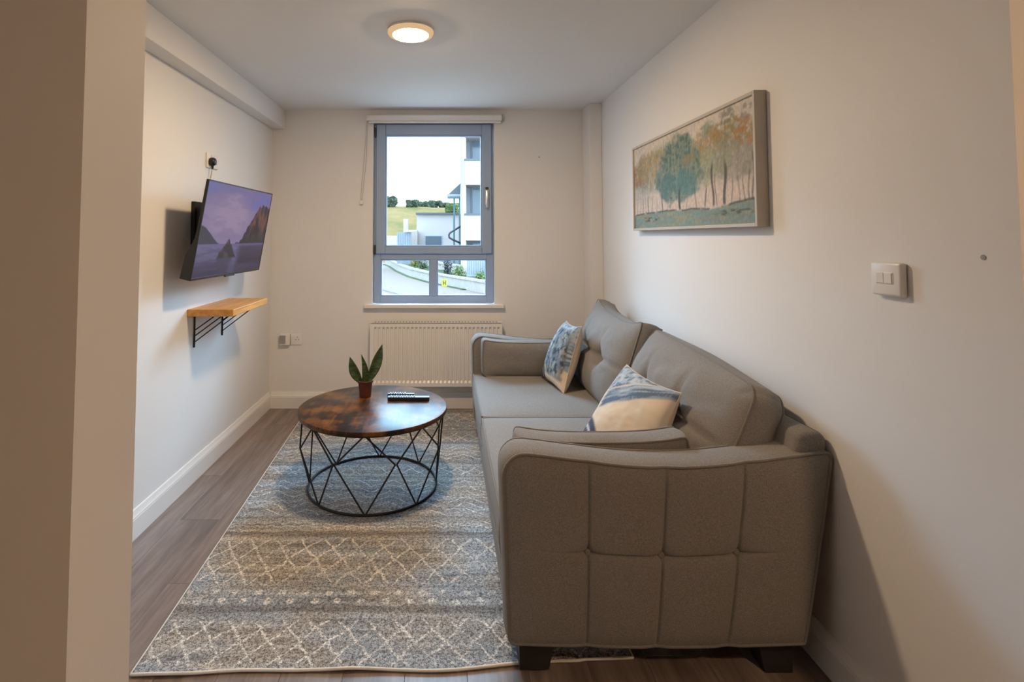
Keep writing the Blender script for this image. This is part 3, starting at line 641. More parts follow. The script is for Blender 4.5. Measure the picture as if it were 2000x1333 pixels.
# ================================================================ SOFA
sofa = thing('sofa', (.68, 2.70, 0), 'grey-brown tufted fabric two-cushion sofa against the right wall', 'sofa')
SF = 'sofa_fabric'
AY0, AY1, BY0, BY1 = 1.668, 1.795, 3.605, 3.742        # near arm, far arm
ZB = .122
def arm(y_out, y_in, name):
    sgn = 1 if y_in > y_out else -1; Lx = 1.0; r = .075
    svals = sorted(set([0, .002, .006, .012, .02, .03, .042, .056, .075] + list(np.linspace(.09, .975, 60)) + [k + d for k in (.262, .50, .74) for d in (-.012, -.007, -.004, -.002, 0, .002, .004, .007, .012)] + [.985, .993, 1.]))
    tvals = sorted(set([0, .012, .03] + list(np.linspace(.05, .95, 40)) + [.505 + d for d in (-.02, -.012, -.007, -.0035, 0, .0035, .007, .012, .02)] + [.972, .988, 1.]))
    def prof(s, t):
        zt = .690 - .046 * math.sin(math.pi * min(1, max(0, (s - .04) / .96))) ** 1.3 + .004 * s
        d = s * Lx
        if d < r: zt -= (r - math.sqrt(max(0, r * r - (r - d) ** 2)))
        d2 = (1 - s) * Lx
        if d2 < .022: zt -= .022 - math.sqrt(max(0, .022 ** 2 - (.022 - d2) ** 2))
        zb = ZB - .010 * math.sin(math.pi * s)
        if d < .02: zb += .02 - math.sqrt(max(0, .02 ** 2 - (.02 - d) ** 2))
        z = zb + (zt - zb) * t
        q = (z - ZB) / .57
        x0 = .190 - .018 * q; x1 = 1.088 + .104 * q ** .9 if q > 0 else 1.088
        return x0 + (x1 - x0) * s, z
    seams = (.262, .50, .74); tb = .505
    bm = bmesh.new(); out = []; inn = []
    for t in tvals:
        ro, ri = [], []
        for s in svals:
            x, z = prof(s, t)
            e = min(s * Lx, (1 - s) * Lx, t * .57, (1 - t) * .57)
            puff = .016 * (1 - math.exp(-e / .03))
            gsx = min(abs(s - k) * Lx for k in seams); gz = abs(t - tb) * .57
            puff -= .0075 * math.exp(-(gsx / .0042) ** 2) * (1 - math.exp(-e / .02)) + .006 * math.exp(-(gsx / .03) ** 2)
            inb = ss(np.array(s), .18, .26) * ss(np.array(s), .86, .76)
            puff -= (.008 * float(inb) + .001) * math.exp(-(gz / .0042) ** 2) + .004 * float(inb) * math.exp(-(gz / .022) ** 2)
            for k in seams: puff -= .012 * math.exp(-(((s - k) * Lx) ** 2 + gz * gz) / .016 ** 2)
            ro.append(bm.verts.new((x, y_out - sgn * puff, z))); ri.append(bm.verts.new((x, y_in + sgn * .004 * (1 - math.exp(-e / .03)), z)))
        out.append(ro); inn.append(ri)
    nS, nT = len(svals), len(tvals)
    for G in (out, inn):
        for j in range(nT - 1):
            for i in range(nS - 1): bm.faces.new((G[j][i], G[j][i + 1], G[j + 1][i + 1], G[j + 1][i]))
    lp = lambda G: [G[0][i] for i in range(nS)] + [G[j][nS - 1] for j in range(1, nT)] + [G[nT - 1][i] for i in range(nS - 2, -1, -1)] + [G[j][0] for j in range(nT - 2, 0, -1)]
    A, B = lp(out), lp(inn); cx = sum(v.co.x for v in A) / len(A); czz = sum(v.co.z for v in A) / len(A); prev = A
    pa = [v.co.copy() for v in A]; pb = [v.co.copy() for v in B]
    for w in (.08, .22, .40, .60, .78, .92):
        rg_ = []
        for a, b in zip(A, B):
            c = a.co.lerp(b.co, w); cr = .010 * math.sin(math.pi * w) ** .6
            up = 1 if c.z > .6 else 0
            c.z += cr * up; c.x -= cr * (1 if c.x < .25 else 0); rg_.append(bm.verts.new(c))
        for i in range(len(A)): bm.faces.new((prev[i], prev[(i + 1) % len(A)], rg_[(i + 1) % len(A)], rg_[i]))
        prev = rg_
    for i in range(len(A)): bm.faces.new((prev[i], prev[(i + 1) % len(A)], B[(i + 1) % len(A)], B[i]))
    o = obj('arm', bm, SF, sofa, 180)
    keep = lambda L: [p for p in L if p.z > ZB + .03 or True]
    obj('piping', tube([p + Vector((0, -sgn * .001, .001)) for p in pa], .0052, True, 6), 'piping_fabric', o, 180)
    obj('piping', tube([p + Vector((0, sgn * .001, .001)) for p in pb], .0048, True, 6), 'piping_fabric', o, 180)
    for k in seams:
        x, z = prof(k, tb); obj('button', lathe([(0, -sgn * .0045), (.006, -sgn * .004), (.0102, -sgn * .001), (.011, sgn * .004), (0, sgn * .006)], (x, y_out + sgn * .006, z), 18, axis='Y'), SF, o, 180)
    return o
arm(AY0, AY1, 'near'); arm(BY1, BY0, 'far')

def cushion(name, O, Uv, Vv, Nv, su, sv, e, bf, bb, parent, tufts=(), k=.04, nu=46, nv=34, pw_=4, ears=(0, 0), pipes=('f', 'b'), wr=0., seed=1, m_=SF, rs=.02, slope=0., puffy=.012):
    O, Uv, Vv, Nv = Vector(O), Vector(Uv).normalized(), Vector(Vv).normalized(), Vector(Nv).normalized()
    bm = bmesh.new(); Fg, Bg = [], []
    def mp(t): return math.sin(math.pi / 2 * t) * .55 + t * .45
    A = [mp(-1 + 2 * i / nu) for i in range(nu + 1)]; Bv = [mp(-1 + 2 * j / nv) for j in range(nv + 1)]
    def rc(a, b): return a * su / 2 * (1 - k * b * b * .5), b * sv / 2 * (1 - k * a * a * .5)
    for b in Bv:
        f1, b1 = [], []
        for a in A:
            x, y = rc(a, b)
            qx, qy = abs(x) - (su / 2 * (1 - k * .5) - rs), abs(y) - (sv / 2 * (1 - k * .5) - rs)
            if qx > 0 and qy > 0:
                sc2 = max(qx, qy) / math.hypot(qx, qy); x -= math.copysign(qx * (1 - sc2), x); y -= math.copysign(qy * (1 - sc2), y)
            y += slope * a * (b + 1) / 2
            if ears[0]: y += ears[0] * (a ** 4) * max(0, b) ** 2 * 1. ; 
            if ears[1]: y -= ears[1] * (1 - a * a) * max(0, b) ** 2
            dome = (1 - abs(a) ** pw_) * (1 - abs(b) ** pw_)
            h = bf * dome ** .75
            for (ta, tb2, dp, rd_) in tufts:
                dx, dy = (a - ta) * su / 2, (b - tb2) * sv / 2; rr = math.hypot(dx, dy)
                h -= dp * math.exp(-(rr / rd_) ** 2) * min(1, dome * 3)
                ln = math.exp(-(dy / .014) ** 2) * math.exp(-(dx / (su * .30)) ** 2) + math.exp(-(dx / .014) ** 2) * math.exp(-(dy / (sv * .30)) ** 2)
                h -= dp * .30 * ln * min(1, dome * 3)
            if wr: h += wr * (float(fbm(np.array((a + 2) * 4.), np.array((b + 2) * 3.), seed, 3)) - .5) * dome
            ee = min((1 - abs(a)) * su / 2, (1 - abs(b)) * sv / 2); rnd = 0.
            f1.append(bm.verts.new(O + Uv * x + Vv * y + Nv * (e + h))); b1.append(bm.verts.new(O + Uv * x + Vv * y - Nv * (e + bb * dome)))
        Fg.append(f1); Bg.append(b1)
    for G in (Fg, Bg):
        for j in range(nv):
            for i in range(nu): bm.faces.new((G[j][i], G[j][i + 1], G[j + 1][i + 1], G[j + 1][i]))
    lp = lambda G: [G[0][i] for i in range(nu + 1)] + [G[j][nu] for j in range(1, nv + 1)] + [G[nv][i] for i in range(nu - 1, -1, -1)] + [G[j][0] for j in range(nv - 1, 0, -1)]
    LA, LB = lp(Fg), lp(Bg); prev = LA; pf = [v.co.copy() for v in LA]; pb = [v.co.copy() for v in LB]
    for w in (.12, .35, .65, .88):
        r2 = []
        for a, b in zip(LA, LB):
            c = a.co.lerp(b.co, w); d = c - O; d -= Nv * d.dot(Nv); c += d.normalized() * (puffy * math.sin(math.pi * w)); r2.append(bm.verts.new(c))
        for i in range(len(LA)): bm.faces.new((prev[i], prev[(i + 1) % len(LA)], r2[(i + 1) % len(LA)], r2[i]))
        prev = r2
    for i in range(len(LA)): bm.faces.new((prev[i], prev[(i + 1) % len(LA)], LB[(i + 1) % len(LA)], LB[i]))
    o = obj(name, bm, m_, parent, 180)
    if 'f' in pipes: obj('piping', tube(pf, .0045, True, 6), 'piping_fabric', o, 180)
    if 'b' in pipes: obj('piping', tube(pb, .0045, True, 6), 'piping_fabric', o, 180)
    for (ta, tb2, dp, rd_) in tufts:
        x, y = rc(ta, tb2); dome = (1 - abs(ta) ** pw_) * (1 - abs(tb2) ** pw_)
        c = O + Uv * x + Vv * y + Nv * (e + bf * dome ** .75 - dp * 1.6 + .002)
        bt = bmesh.new(); bmesh.ops.create_uvsphere(bt, u_segments=14, v_segments=8, radius=.011, matrix=Matrix.Translation(c)); obj('button', bt, m_, o, 180)
    return o
SPL = 2.742; SX0 = .178; SH = .452
# base and back frame
obj('base', prism([(.192, ZB), (1.08, ZB), (1.08, .30), (.186, .30)], 'Y', AY1 - .02, BY0 + .02), SF, sofa)
obj('back_frame', (lambda bm: bmesh.ops.bevel(bm, geom=bm.edges[:], offset=.018, segments=3, affect='EDGES', profile=.5) and bm)(prism([(1.0, ZB), (1.092, ZB), (1.190, .66), (1.190, .735), (1.165, .752), (1.10, .745), (1.0, .40)], 'Y', AY0 + .012, BY1 - .012)), SF, sofa, 40)
obj('underside', box((.22, AY0 + .03, ZB - .012), (1.06, BY1 - .03, ZB + .02)), 'gasket', sofa)
for y0, y1 in ((AY1 + .003, SPL), (SPL, BY0 - .003)):
    cushion('seat_cushion', ((SX0 + .93) / 2, (y0 + y1) / 2, (SH - .012 + .295) / 2), (1, 0, 0), (0, 1, 0), (0, 0, 1), .93 - SX0, y1 - y0 - .004, (SH - .012 - .295) / 2, .020, 0., sofa, k=.012, wr=.006, seed=int(y0 * 10))
# back cushions, leaning
for y0, y1, Ls, sl, er, ln_, eh, rs_ in ((AY1 - .016, SPL, .490, .022, (0., 0.), .425, .054, .06), (SPL, BY0 - .006, .500, .014, (.038, .020), .325, .055, .03)):
    vb = Vector((ln_, 0, math.sqrt(1 - ln_ ** 2))); nb = Vector((-vb.z, 0, vb.x))
    bot = Vector((.845, 0, .435)); O = bot + vb * (Ls / 2); O.y = (y0 + y1) / 2; O = O - nb * eh
    cushion('back_cushion', O, (0, 1, 0), vb, nb, y1 - y0 - .004, Ls, eh, .100, .012, sofa, tufts=((-.36, -.02, .060, .050), (.36, -.02, .060, .050)), k=.05, nu=64, nv=44, ears=er, slope=sl, rs=rs_, puffy=.020, wr=.026, seed=int(y1 * 7), pw_=3)
# arm pads (inside the arms)
for yc in (AY1 + .066, BY0 - .066):
    cushion('arm_pad', (.525 if yc < 2.5 else .54, yc, .566), (1, 0, 0), (0, 0, 1), (0, -1 if yc > 2.5 else 1, 0), .580 if yc < 2.5 else .61, .226, .050, .020, .012, sofa, k=.03, nu=30, nv=20, ears=(.012, .012), wr=.01, seed=5)
def leg(x0, x1, x2, x3, y0, y1):
    bm = bmesh.new(); T_ = [(x0, y0), (x1, y0), (x1, y1), (x0, y1)]; B_ = [(x2, y0 + .008), (x3, y0 + .008), (x3, y1 - .008), (x2, y1 - .008)]
    a = [bm.verts.new((x, y, ZB + .004)) for x, y in T_]; b = [bm.verts.new((x, y, zl)) for x, y in B_]
    bm.faces.new(a); bm.faces.new(b[::-1])
    for i in range(4): bm.faces.new((a[i], a[(i + 1) % 4], b[(i + 1) % 4], b[i]))
    return obj('leg', bm, 'dark_leg', sofa)
zl = RZ; leg(.225, .345, .228, .318, 1.705, 1.80); leg(.225, .345, .228, .318, 3.60, 3.70)
zl = 0.; leg(.965, 1.080, .995, 1.080, 1.705, 1.80); leg(.965, 1.080, .995, 1.080, 3.60, 3.70)

# ---------------------------------------------------------------- scatter cushions
def pillow(name, TL, TR, BR, BL, th_, label, loc, flipn=False, dense=False):
    TL, TR, BR, BL = map(Vector, (TL, TR, BR, BL)); n = 56
    t = thing(name, loc, label, 'cushion')
    N_ = (BL - TL).cross(TR - TL).normalized()
    if flipn: N_ = -N_
    s_ = np.linspace(-1, 1, n); A_, B_ = np.meshgrid(s_, s_)
    u = (A_ + 1) / 2; v = (B_ + 1) / 2                      # v: 0 bottom .. 1 top
    pin = .055; uu = .5 + (u - .5) * (1 - pin * 1.6 * (1 - B_ ** 2) * np.abs(A_) ** 3); vv_ = .5 + (v - .5) * (1 - pin * 1.6 * (1 - A_ ** 2) * np.abs(B_) ** 3)
    P = (np.array(BL) * ((1 - uu) * (1 - vv_))[..., None] + np.array(BR) * (uu * (1 - vv_))[..., None] + np.array(TL) * ((1 - uu) * vv_)[..., None] + np.array(TR) * (uu * vv_)[..., None])
    dome = ((1 - A_ ** 2) * (1 - B_ ** 2)) ** .42
    wr = (fbm(u * 5 + 3, v * 5, 9, 3) - .5) * .016 * dome
    Pf = P + np.array(N_) * (dome * th_ / 2 + wr)[..., None]; Pb = P - np.array(N_) * (dome * th_ / 2)[..., None]
    # print: cream ground, blue brush strokes sweeping across the top, navy stroke in the bottom left corner
    C = np.ones((n, n, 3)) * np.array((.66, .57, .46))
    w = v - ((.40 + .50 * u ** 1.15) if not dense else (.22 + .10 * u)) + .05 * (fbm(u * 3, v * 3, 40) - .5)
    hair = fbm(u * 4 + v * 2, (v - u * .5) * 40, 50, 3); end = ss(u + .10 * (fbm(u * 2, (v - u * .5) * 24, 51, 2) - .5), .10, .16)
    C = over(C, (.24, .31, .39), ss(w, -.02, .01) * ss(w, .22, .19) * end)
    C = over(C, (.075, .115, .19), ss(w, -.02, .01) * ss(w, .22, .19) * ss(hair, .50, .64) * end * .85)
    C = over(C, (.42, .47, .52), ss(w, .0, .02) * ss(w, .20, .18) * ss(hair, .40, .30) * end * .8)
    up2 = ss(w, .215, .235) * ss(u, .015, .07)
    C = over(C, (.33, .40, .47), up2); C = over(C, (.06, .10, .17), ss(np.abs(w - .235), .018, .006) * end * ss(hair, .35, .55))
    C = over(C, (.10, .15, .23), up2 * ss(fbm(u * 20 + v * 6, v * 24, 61), .50, .60) * .85); C = over(C, (.50, .54, .57), up2 * ss(fbm(u * 22, v * 20, 62), .58, .66) * .7)
    if dense:
        m2 = ss(u, .28, .40) * ss(v, .10, .16) * ss(v, .93, .86) * ss(u, .99, .93); C = over(C, (.13, .16, .18), m2 * .8)
        C = over(C, (.03, .045, .07), m2 * ss(fbm(u * 12 + v * 5, v * 16 - u * 9, 71), .48, .60) * .9); C = over(C, (.33, .35, .32), m2 * ss(fbm(u * 17, v * 15, 72), .56, .66) * .7)
    dd = np.hypot(u, v * 1.05)
    C = over(C, (.03, .045, .10), ss(dd, .37, .345) * .95); C = over(C, (.58, .58, .60), ss(np.abs(dd - .255), .022, .009) * .9)
    grid_obj('front_cover', Pf, np.clip(C, 0, 1), 'printed_fabric', t); grid_obj('back_cover', Pb, None, 'cream_fabric', t)
    ed = [Vector(Pf[0, i]) for i in range(n)] + [Vector(Pf[j, n - 1]) for j in range(1, n)] + [Vector(Pf[n - 1, i]) for i in range(n - 2, -1, -1)] + [Vector(Pf[j, 0]) for j in range(n - 2, 0, -1)]
    obj('seam', tube(ed, .0022, True, 5), 'cream_fabric', t, 180)
    return t
pillow('scatter_cushion', (.806, 2.395, .790), (.869, 1.985, .782), (.746, 1.955, .477), (.551, 2.320, .460), .13, 'cream cushion with blue brush strokes near the front arm of the sofa', (.75, 2.17, .455))
pillow('scatter_cushion', (.775, 3.450, .818), (.795, 3.150, .832), (.672, 3.085, .455), (.612, 3.44, .455), .15, 'cream cushion with dark blue strokes near the far arm of the sofa', (.70, 3.28, .455), dense=True)

# ================================================================ OUTSIDE
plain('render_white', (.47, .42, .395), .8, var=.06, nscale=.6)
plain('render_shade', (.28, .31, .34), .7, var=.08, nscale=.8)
plain('asphalt', (.135, .118, .108), .9, var=.10, nscale=1.2)
plain('pavement', (.18, .150, .132), .9, var=.10, nscale=1.5)
plain('kerb_stone', (.16, .16, .155), .9, var=.1, nscale=3)
plain('garden_stone', (.30, .285, .255), .9, var=.22, nscale=5)
plain('road_paint', (.45, .44, .40), .8)
plain('gate_blue', (.22, .26, .31), .6, var=.1)
plain('far_glass', (.13, .17, .21), .12)
plain('dark_glass', (.03, .05, .08), .2)
plain('roof_slate', (.085, .10, .11), .7)
plain('drain_black', (.018, .026, .04), .5)
plain('sign_yellow', (.36, .31, .015), .5)
plain('moss', (.035, .07, .018), .95, var=.4, nscale=6)
plain('bark', (.05, .04, .03), .9)
plain('teal_paint', (.07, .14, .16), .6)
def grassmat():
    m, t, b = mat('hill_grass', (.08, .1, .03), .95, spec=.1); c = coords(t)
    n = noise(t, c, .35, 5, .65); n2 = noise(t, c, 2.2, 4)
    t.links.new(ramp(t, n * .7 + n2 * .3, [(.32, (.075, .092, .032)), (.5, (.145, .112, .042)), (.66, (.20, .142, .064))]), b.inputs['Base Color']); M['hill_grass'] = m
grassmat()
def foliage(key, a, b_):
    m, t, b = mat(key, a, .8, spec=.15); n = noise(t, coords(t), 1.8, 3)
    t.links.new(mix(t, n, a, b_), b.inputs['Base Color']); M[key] = m
foliage('foliage_dark', (.055, .085, .055), (.10, .13, .085)); foliage('foliage_bright', (.085, .14, .05), (.14, .20, .07))
GZ = -.75
def gp(u, v): return at(u, v, Z=GZ)
plain('bounce_concrete', (.26, .225, .19), .9, var=.1, nscale=.8)
struct('forecourt', box((-14, D + .3, GZ - .02), (14, 15.5, GZ + .0)), 'bounce_concrete', 'pale ground slab below the window, unseen, added to bounce light indoors')  # unseen pale ground added to bounce light up to the ceiling
struct('ground', box((-60, D + .3, GZ - .4), (60, 95, GZ - .02)), 'asphalt', 'road surface of the street outside')
# pavement: strip following the garden wall
basepts = [gp(752, 517), gp(762, 521), gp(775, 530), gp(800, 541), gp(835, 551), gp(870, 558.5), gp(910, 566.5), gp(950, 574.5), gp(1000, 585)]
def offs(pts, d):
    o2 = []
    for i, p in enumerate(pts):
        t_ = (pts[min(i + 1, len(pts) - 1)] - pts[max(i - 1, 0)]).normalized(); o2.append(p + Vector((t_.y, -t_.x, 0)) * d)
    return o2
def strip(pts, d0, d1, z0_, z1_):
    A, B = offs(pts, d0), offs(pts, d1); bm = bmesh.new(); n = len(pts); q = []
    for p, z in ((A, z0_), (A, z1_), (B, z1_), (B, z0_)): q.append([bm.verts.new((v.x, v.y, z)) for v in p])
    for k in range(4):
        for i in range(n - 1): bm.faces.new((q[k][i], q[k][i + 1], q[(k + 1) % 4][i + 1], q[(k + 1) % 4][i]))
    bm.faces.new([q[k][0] for k in range(4)]); bm.faces.new([q[k][-1] for k in range(3, -1, -1)]); return bm
sgn = 1 if offs(basepts, 1)[4].y < basepts[4].y else -1
kpts = [gp(690, 546), gp(735, 560.5), gp(765, 568.5), gp(800, 578), gp(850, 592), gp(940, 618)]
struct('pavement', prism([(p.x, p.y) for p in basepts] + [(p.x, p.y) for p in kpts[::-1]], 'Z', GZ - .3, GZ), 'pavement', 'pale footway curving past the garden wall')
ks = 1 if offs(kpts, 1)[2].y < kpts[2].y else -1
struct('kerb', strip(kpts, 0, ks * .16, GZ - .3, GZ + .004), 'kerb_stone', 'stone kerb of the footway')
for k in (0, .24): tag(obj('road_line', strip(kpts, ks * (.45 + k), ks * (.56 + k), GZ - .021, GZ - .012), 'road_paint'), ['painted road line closer to the kerb', 'painted road line further from the kerb'][k > 0], 'road line')
def smooth_pts(pts, n):
    out_ = []
    for i in range(len(pts) - 1):
        for k in range(n): out_.append(pts[i].lerp(pts[i + 1], k / n))
    return out_ + [pts[-1]]
gw = thing('garden_wall', basepts[4], 'low pale stone garden wall curving along the footway', 'wall')
obj('wall_core', strip(basepts, -sgn * .02, -sgn * .22, GZ - .3, GZ + .40), 'garden_stone', gw)
obj('moss_line', strip(basepts[:7], sgn * .16, -sgn * .01, GZ - .02, GZ + .03), 'moss', gw)
sp_ = smooth_pts(basepts, 7)
for i in range(len(sp_) - 1):                                   # coping stones
    obj('coping_stone', strip([sp_[i].lerp(sp_[i + 1], .02), sp_[i].lerp(sp_[i + 1], .97)], sgn * .03, -sgn * .27, GZ + .40, GZ + .46 + random.uniform(0, .02)), 'garden_stone', gw)
# planted bank behind the wall and upper retaining wall
struct('planting_bed', strip(basepts, -sgn * .22, -sgn * 3.5, GZ - .3, GZ + .36), 'moss', 'planted strip behind the garden wall')
uw = thing('retaining_wall', basepts[4] + Vector((0, 2, 0)), 'second stone wall step behind the garden wall', 'wall')
obj('wall_core', strip(basepts[2:], -sgn * 1.6, -sgn * 1.85, GZ, GZ + .68), 'garden_stone', uw)
obj('coping', strip(basepts[2:], -sgn * 1.55, -sgn * 1.9, GZ + .68, GZ + .75), 'garden_stone', uw)
def building_box(u0, v0, u1, v1, Y, depth, m, bev=0):
    a, b = at(u0, v1, Y=Y), at(u1, v0, Y=Y); return box((a.x, Y, a.z), (b.x, Y + depth, b.z), bev)
# low flat-roofed building
YB = 36.
lb = thing('low_building', at(858, 540, Y=YB), 'low white flat-roofed building in the middle of the window view', 'building')
obj('wall', building_box(813.5, 418, 925, 545, YB, 9, None), 'render_white', lb)
obj('roof_edge', building_box(812, 415.5, 926, 419, YB - .25, 9.5, None), 'roof_slate', lb)
wn = obj('window', building_box(830, 460, 863, 480, YB - .08, .1, None), 'grey_alu', lb); obj('pane', building_box(831, 461.5, 862, 479, YB - .12, .06, None), 'dark_glass', wn)
obj('side_wing', building_box(800, 452, 815, 545, YB - 1, 4, None), 'render_white', lb)
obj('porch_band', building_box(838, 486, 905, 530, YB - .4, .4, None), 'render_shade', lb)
# tall building with balconies
YT = 25.
tb_ = thing('apartment_block', at(930, 545, Y=YT), 'tall white apartment block with stacked balconies at the right of the window', 'building')
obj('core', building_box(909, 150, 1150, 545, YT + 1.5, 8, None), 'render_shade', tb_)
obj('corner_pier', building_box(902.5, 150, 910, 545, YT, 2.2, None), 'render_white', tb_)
for v0, v1 in ((212, 268), (312, 361), (419, 470)):
    pb_ = obj('balcony', building_box(908, v0, 1150, v1, YT - .1, .35, None), 'render_white', tb_)
    obj('floor_slab', building_box(909, v1 - 4, 1150, v1, YT + .2, 1.6, None), 'render_white', pb_)
    obj('coping', building_box(907, v0 - 2, 1150, v0 + 1, YT - .2, .5, None), 'roof_slate', pb_)
for v0, v1 in ((272, 310), (366, 417), (474, 504)):
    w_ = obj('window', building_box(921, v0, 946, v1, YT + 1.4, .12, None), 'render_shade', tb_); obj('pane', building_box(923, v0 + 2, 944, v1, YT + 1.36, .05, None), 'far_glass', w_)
obj('ground_pier', building_box(904, 500, 915, 545, YT - .3, 1.2, None), 'render_white', tb_)
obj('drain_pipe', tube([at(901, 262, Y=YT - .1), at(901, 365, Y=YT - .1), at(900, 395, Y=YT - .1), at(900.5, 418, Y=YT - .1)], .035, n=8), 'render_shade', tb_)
# canopy beside the block
cn = thing('porch_canopy', at(890, 420, Y=28), 'small slate porch canopy on posts beside the apartment block', 'canopy')
a, b, c_ = at(874.5, 386, Y=28), at(905, 386, Y=28), at(900, 358, Y=28); cb = at(905, 358, Y=28)
obj('roof', prism([(a.x, a.z + .12), (b.x, a.z + .12), (cb.x, cb.z), (c_.x, c_.z)], 'Y', 27.6, 30), 'roof_slate', cn)
fb = obj('fascia', box((a.x - .05, 27.5, a.z - .1), (b.x, 27.6, a.z + .14)), 'render_shade', cn)
for i in range(9): x_ = a.x + (b.x - a.x) * (i + .5) / 9; obj('rafter_end', box((x_ - .025, 27.42, a.z - .1), (x_ + .025, 27.5, a.z + .02)), 'teal_paint', fb)
for u in (887, 898): p = at(u, 420, Y=27.8); obj('post', box((p.x - .05, 27.75, p.z - 3.5), (p.x + .05, 27.85, a.z)), 'teal_paint', cn)
tag(obj('bent_drain_pipe', tube([at(905, 439, Y=27.4), at(879, 455, Y=27.4), at(876.5, 459.5, Y=27.4), at(877.5, 464.5, Y=27.4), at(884, 468.5, Y=27.4), at(905, 477.5, Y=27.4)], .05, n=8), 'drain_black', None, 180), 'bent black drain pipe in front of the low building', 'pipe')
# gate and pillars on the left
ga = thing('side_gate', at(790, 480, Y=33), 'blue-grey boarded gate left of the low building', 'gate')
a, b = at(775.5, 497, Y=33), at(803, 454, Y=33); a.z = GZ - .02; nb_ = 8
obj('gate_frame', box((a.x, 33.02, a.z), (b.x, 33.08, b.z)), 'render_shade', ga)
for i in range(nb_): x0_, x1_ = a.x + (b.x - a.x) * i / nb_, a.x + (b.x - a.x) * (i + .86) / nb_; obj('board', box((x0_, 32.97, a.z + .05), (x1_, 33.02, b.z)), 'gate_blue', ga)
obj('lintel', building_box(790, 449, 815, 453, 32.8, .6, None), 'render_white', ga)
tag(obj('gate_pier', box((at(788, 428, Y=34).x, 34, GZ - .02), (at(797, 428, Y=34).x, 34.4, at(790, 428, Y=34).z), .03), 'render_white'), 'tall pale pier behind the side gate', 'pillar')
tag(obj('boundary_wall', building_box(700, 461, 776, 500, 34.5, .4, None, .02), 'render_white'), 'white boundary wall at the foot of the grassy hill', 'wall')
# railings in front of the block
fe = thing('railing', at(930, 540, Y=22.5), 'pale vertical bar railing in front of the apartment block', 'railing')
a, b = at(912, 541, Y=22.5), at(1000, 506, Y=22.5)
for z_ in (a.z + .06, b.z - .04): obj('rail', box((a.x, 22.48, z_ - .025), (b.x, 22.52, z_ + .025)), 'render_shade', fe)
nbar = 26
for i in range(nbar): x_ = a.x + (b.x - a.x) * i / (nbar - 1); obj('bar', box((x_ - .012, 22.488, a.z), (x_ + .012, 22.512, b.z)), 'render_shade', fe)
obj('screen_panel', box((a.x, 22.9, a.z - .2), (b.x, 22.95, b.z - .02)), 'gate_blue', fe)
# hydrant sign
hp = at(868, 553, Y=19.9); hs = thing('hydrant_sign', (hp.x, hp.y, hp.z - .16), 'small yellow hydrant plate with a black H by the garden wall', 'sign')
# sit it just in front of the wall face
obj('post', box((hp.x - .025, hp.y, GZ), (hp.x + .025, hp.y + .03, hp.z)), 'garden_stone', hs)
obj('plate', box((hp.x - .105, hp.y - .02, hp.z - .135), (hp.x + .105, hp.y, hp.z + .135), .008), 'sign_yellow', hs)
lt = bmesh.new()
for lo, hi in (((-.055, -.08), (-.03, .09)), ((.03, -.08), (.055, .09)), ((-.03, -.008), (.03, .016))): box((hp.x + lo[0], hp.y - .026, hp.z + lo[1]), (hp.x + hi[0], hp.y - .02, hp.z + hi[1]), bm=lt)
obj('letter_h', lt, 'gasket', hs)
# hill
nxh, nyh = 60, 40; Xh, Yh = np.meshgrid(np.linspace(-45, 45, nxh), np.linspace(40, 92, nyh))
prof_ = ss(Yh, 40, 74); Zh = GZ - .3 + prof_ * (6.7 - .035 * (Xh + 7) * (Xh > -7) * 1.0) + .5 * (fbm(Xh * .12 + 9, Yh * .12, 70) - .5) * prof_ - np.clip(Xh - 2, 0, 60) * .03 * prof_
hill = grid_obj('hill', np.stack([Xh, Yh, Zh], -1), None, 'hill_grass', None); tag(hill, 'grassy hillside rising beyond the buildings', 'hill', kind='structure')
def hz_at(x, y):
    i = np.argmin(np.abs(np.linspace(-45, 45, nxh) - x)); j = np.argmin(np.abs(np.linspace(40, 92, nyh) - y)); return float(Zh[j, i])
def tree(u, vtop, Y, wpx, key, label, seed, group='trees along the hilltop'):
    r = random.Random(seed); p = at(u, vtop, Y=Y); gz = hz_at(p.x, Y); w = wpx / F * Y / 2; h = max(p.z - gz, .8)
    t = thing('hill_tree', (p.x, Y, gz), label, 'tree', group)
    obj('trunk', tube([(p.x, Y, gz - .2), (p.x, Y, gz + h * .55)], .12, n=6, radii=[.14, .05]), 'bark', t)
    vv2, ff2 = [], []
    cl = [(r.uniform(-.75, .75) * w, r.uniform(-.5, .5) * w, h * r.uniform(.05, .85), w * r.uniform(.28, .45)) for _ in range(20)]
    for cx, cy, c3, cr in cl:
        for _ in range(170):
            d = Vector((r.gauss(0, 1), r.gauss(0, 1), r.gauss(0, 1) * .8)).normalized() * cr * r.uniform(.6, 1.05); q = Vector((p.x + cx, Y + cy, gz + min(c3 + d.z, h))) + Vector((d.x, d.y, 0)); s = r.uniform(.10, .2)
            a1 = Vector((r.gauss(0, 1), r.gauss(0, 1), r.gauss(0, 1))).normalized() * s; a2 = a1.orthogonal().normalized() * s * .7; k = len(vv2)
            vv2 += [q - a1, q + a2, q + a1, q - a2]; ff2.append((k, k + 1, k + 2, k + 3))
    fo = obj('foliage', (vv2, ff2), key, t); return t
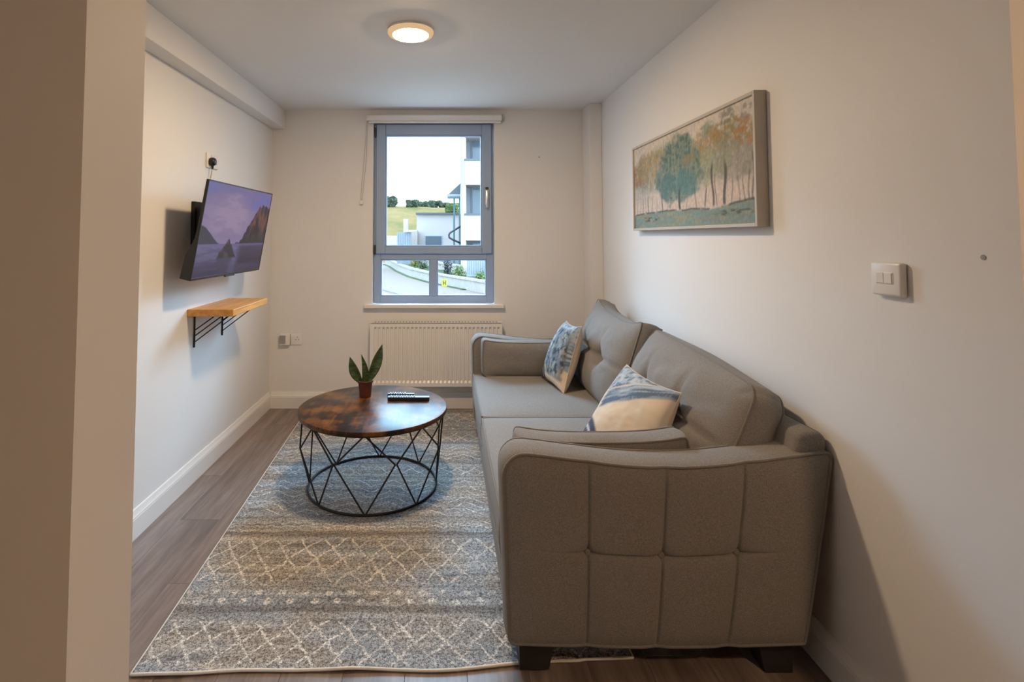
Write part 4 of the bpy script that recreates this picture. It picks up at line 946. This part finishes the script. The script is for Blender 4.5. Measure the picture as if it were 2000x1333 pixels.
for i, (u, v, Y, w, key, lb_) in enumerate(((764, 381, 70, 24, 'foliage_dark', 'small grey-green tree at the left top of the hill'), (806, 396, 70, 24, 'foliage_dark', 'low dark hedge tree left of centre on the hilltop'), (828, 399, 74, 24, 'foliage_dark', 'low dark hedge tree at the centre of the hilltop'), (850, 397, 70.5, 24, 'foliage_dark', 'dark rounded tree right of centre on the hilltop'), (868, 397, 75.5, 22, 'foliage_dark', 'dark tree beside the bright one on the hilltop'), (882, 398, 64, 26, 'foliage_bright', 'bright green tree next to the porch canopy'), (738, 384, 74, 22, 'foliage_dark', 'tree on the hilltop cut by the left window frame'))):
    tree(u, v, Y, w, key, lb_, 100 + i)
# shrubs in the planting strip
def shrub(p, h, w, key, label, seed):
    r = random.Random(seed); t = thing('garden_shrub', p, label, 'shrub', 'shrubs behind the garden wall'); vv2, ff2 = [], []
    for _ in range(240):
        q = Vector(p) + Vector((max(-.5, min(.5, r.gauss(0, w * .4))), max(-.5, min(.5, r.gauss(0, w * .4))), abs(r.gauss(0, h * .5)) + .05)); s = r.uniform(.03, .07); a1 = Vector((r.gauss(0, 1), r.gauss(0, 1), r.gauss(0, 1))).normalized() * s; a2 = a1.orthogonal().normalized() * s * .6; k = len(vv2)
        vv2 += [q - a1, q + a2, q + a1, q - a2]; ff2.append((k, k + 1, k + 2, k + 3))
    obj('foliage', (vv2, ff2), key, t); obj('stem', tube([Vector(p) - Vector((0, 0, .1)), Vector(p) + Vector((0, 0, h * .6))], .015, n=5), 'bark', t)
foliage('foliage_deep', (.015, .022, .028), (.03, .042, .05)); foliage('foliage_yellow', (.11, .13, .02), (.18, .17, .03))
for i, (u, Y, h, w, key, lb_) in enumerate(((811, 26, .6, .35, 'foliage_yellow', 'yellow flowering shrub in the left lower pane'), (826, 25, .35, .3, 'foliage_dark', 'dark low shrub beside the yellow one'), (897, 22.3, .4, .3, 'foliage_bright', 'bright green shrub at the corner of the garden wall'), (938, 21, .25, .25, 'foliage_bright', 'small green tuft below the railing'), (874, 23.2, .75, .32, 'foliage_deep', 'dark spiky shrub above the yellow hydrant sign'))):
    bed = offs(smooth_pts(basepts, 30), -sgn * .92)                # middle of the planted strip
    p = min(bed, key=lambda q: abs((q.x / q.y) - (u - PX) / F)); shrub((p.x, p.y, GZ + .34), h, min(w, .34), key, lb_, 300 + i)
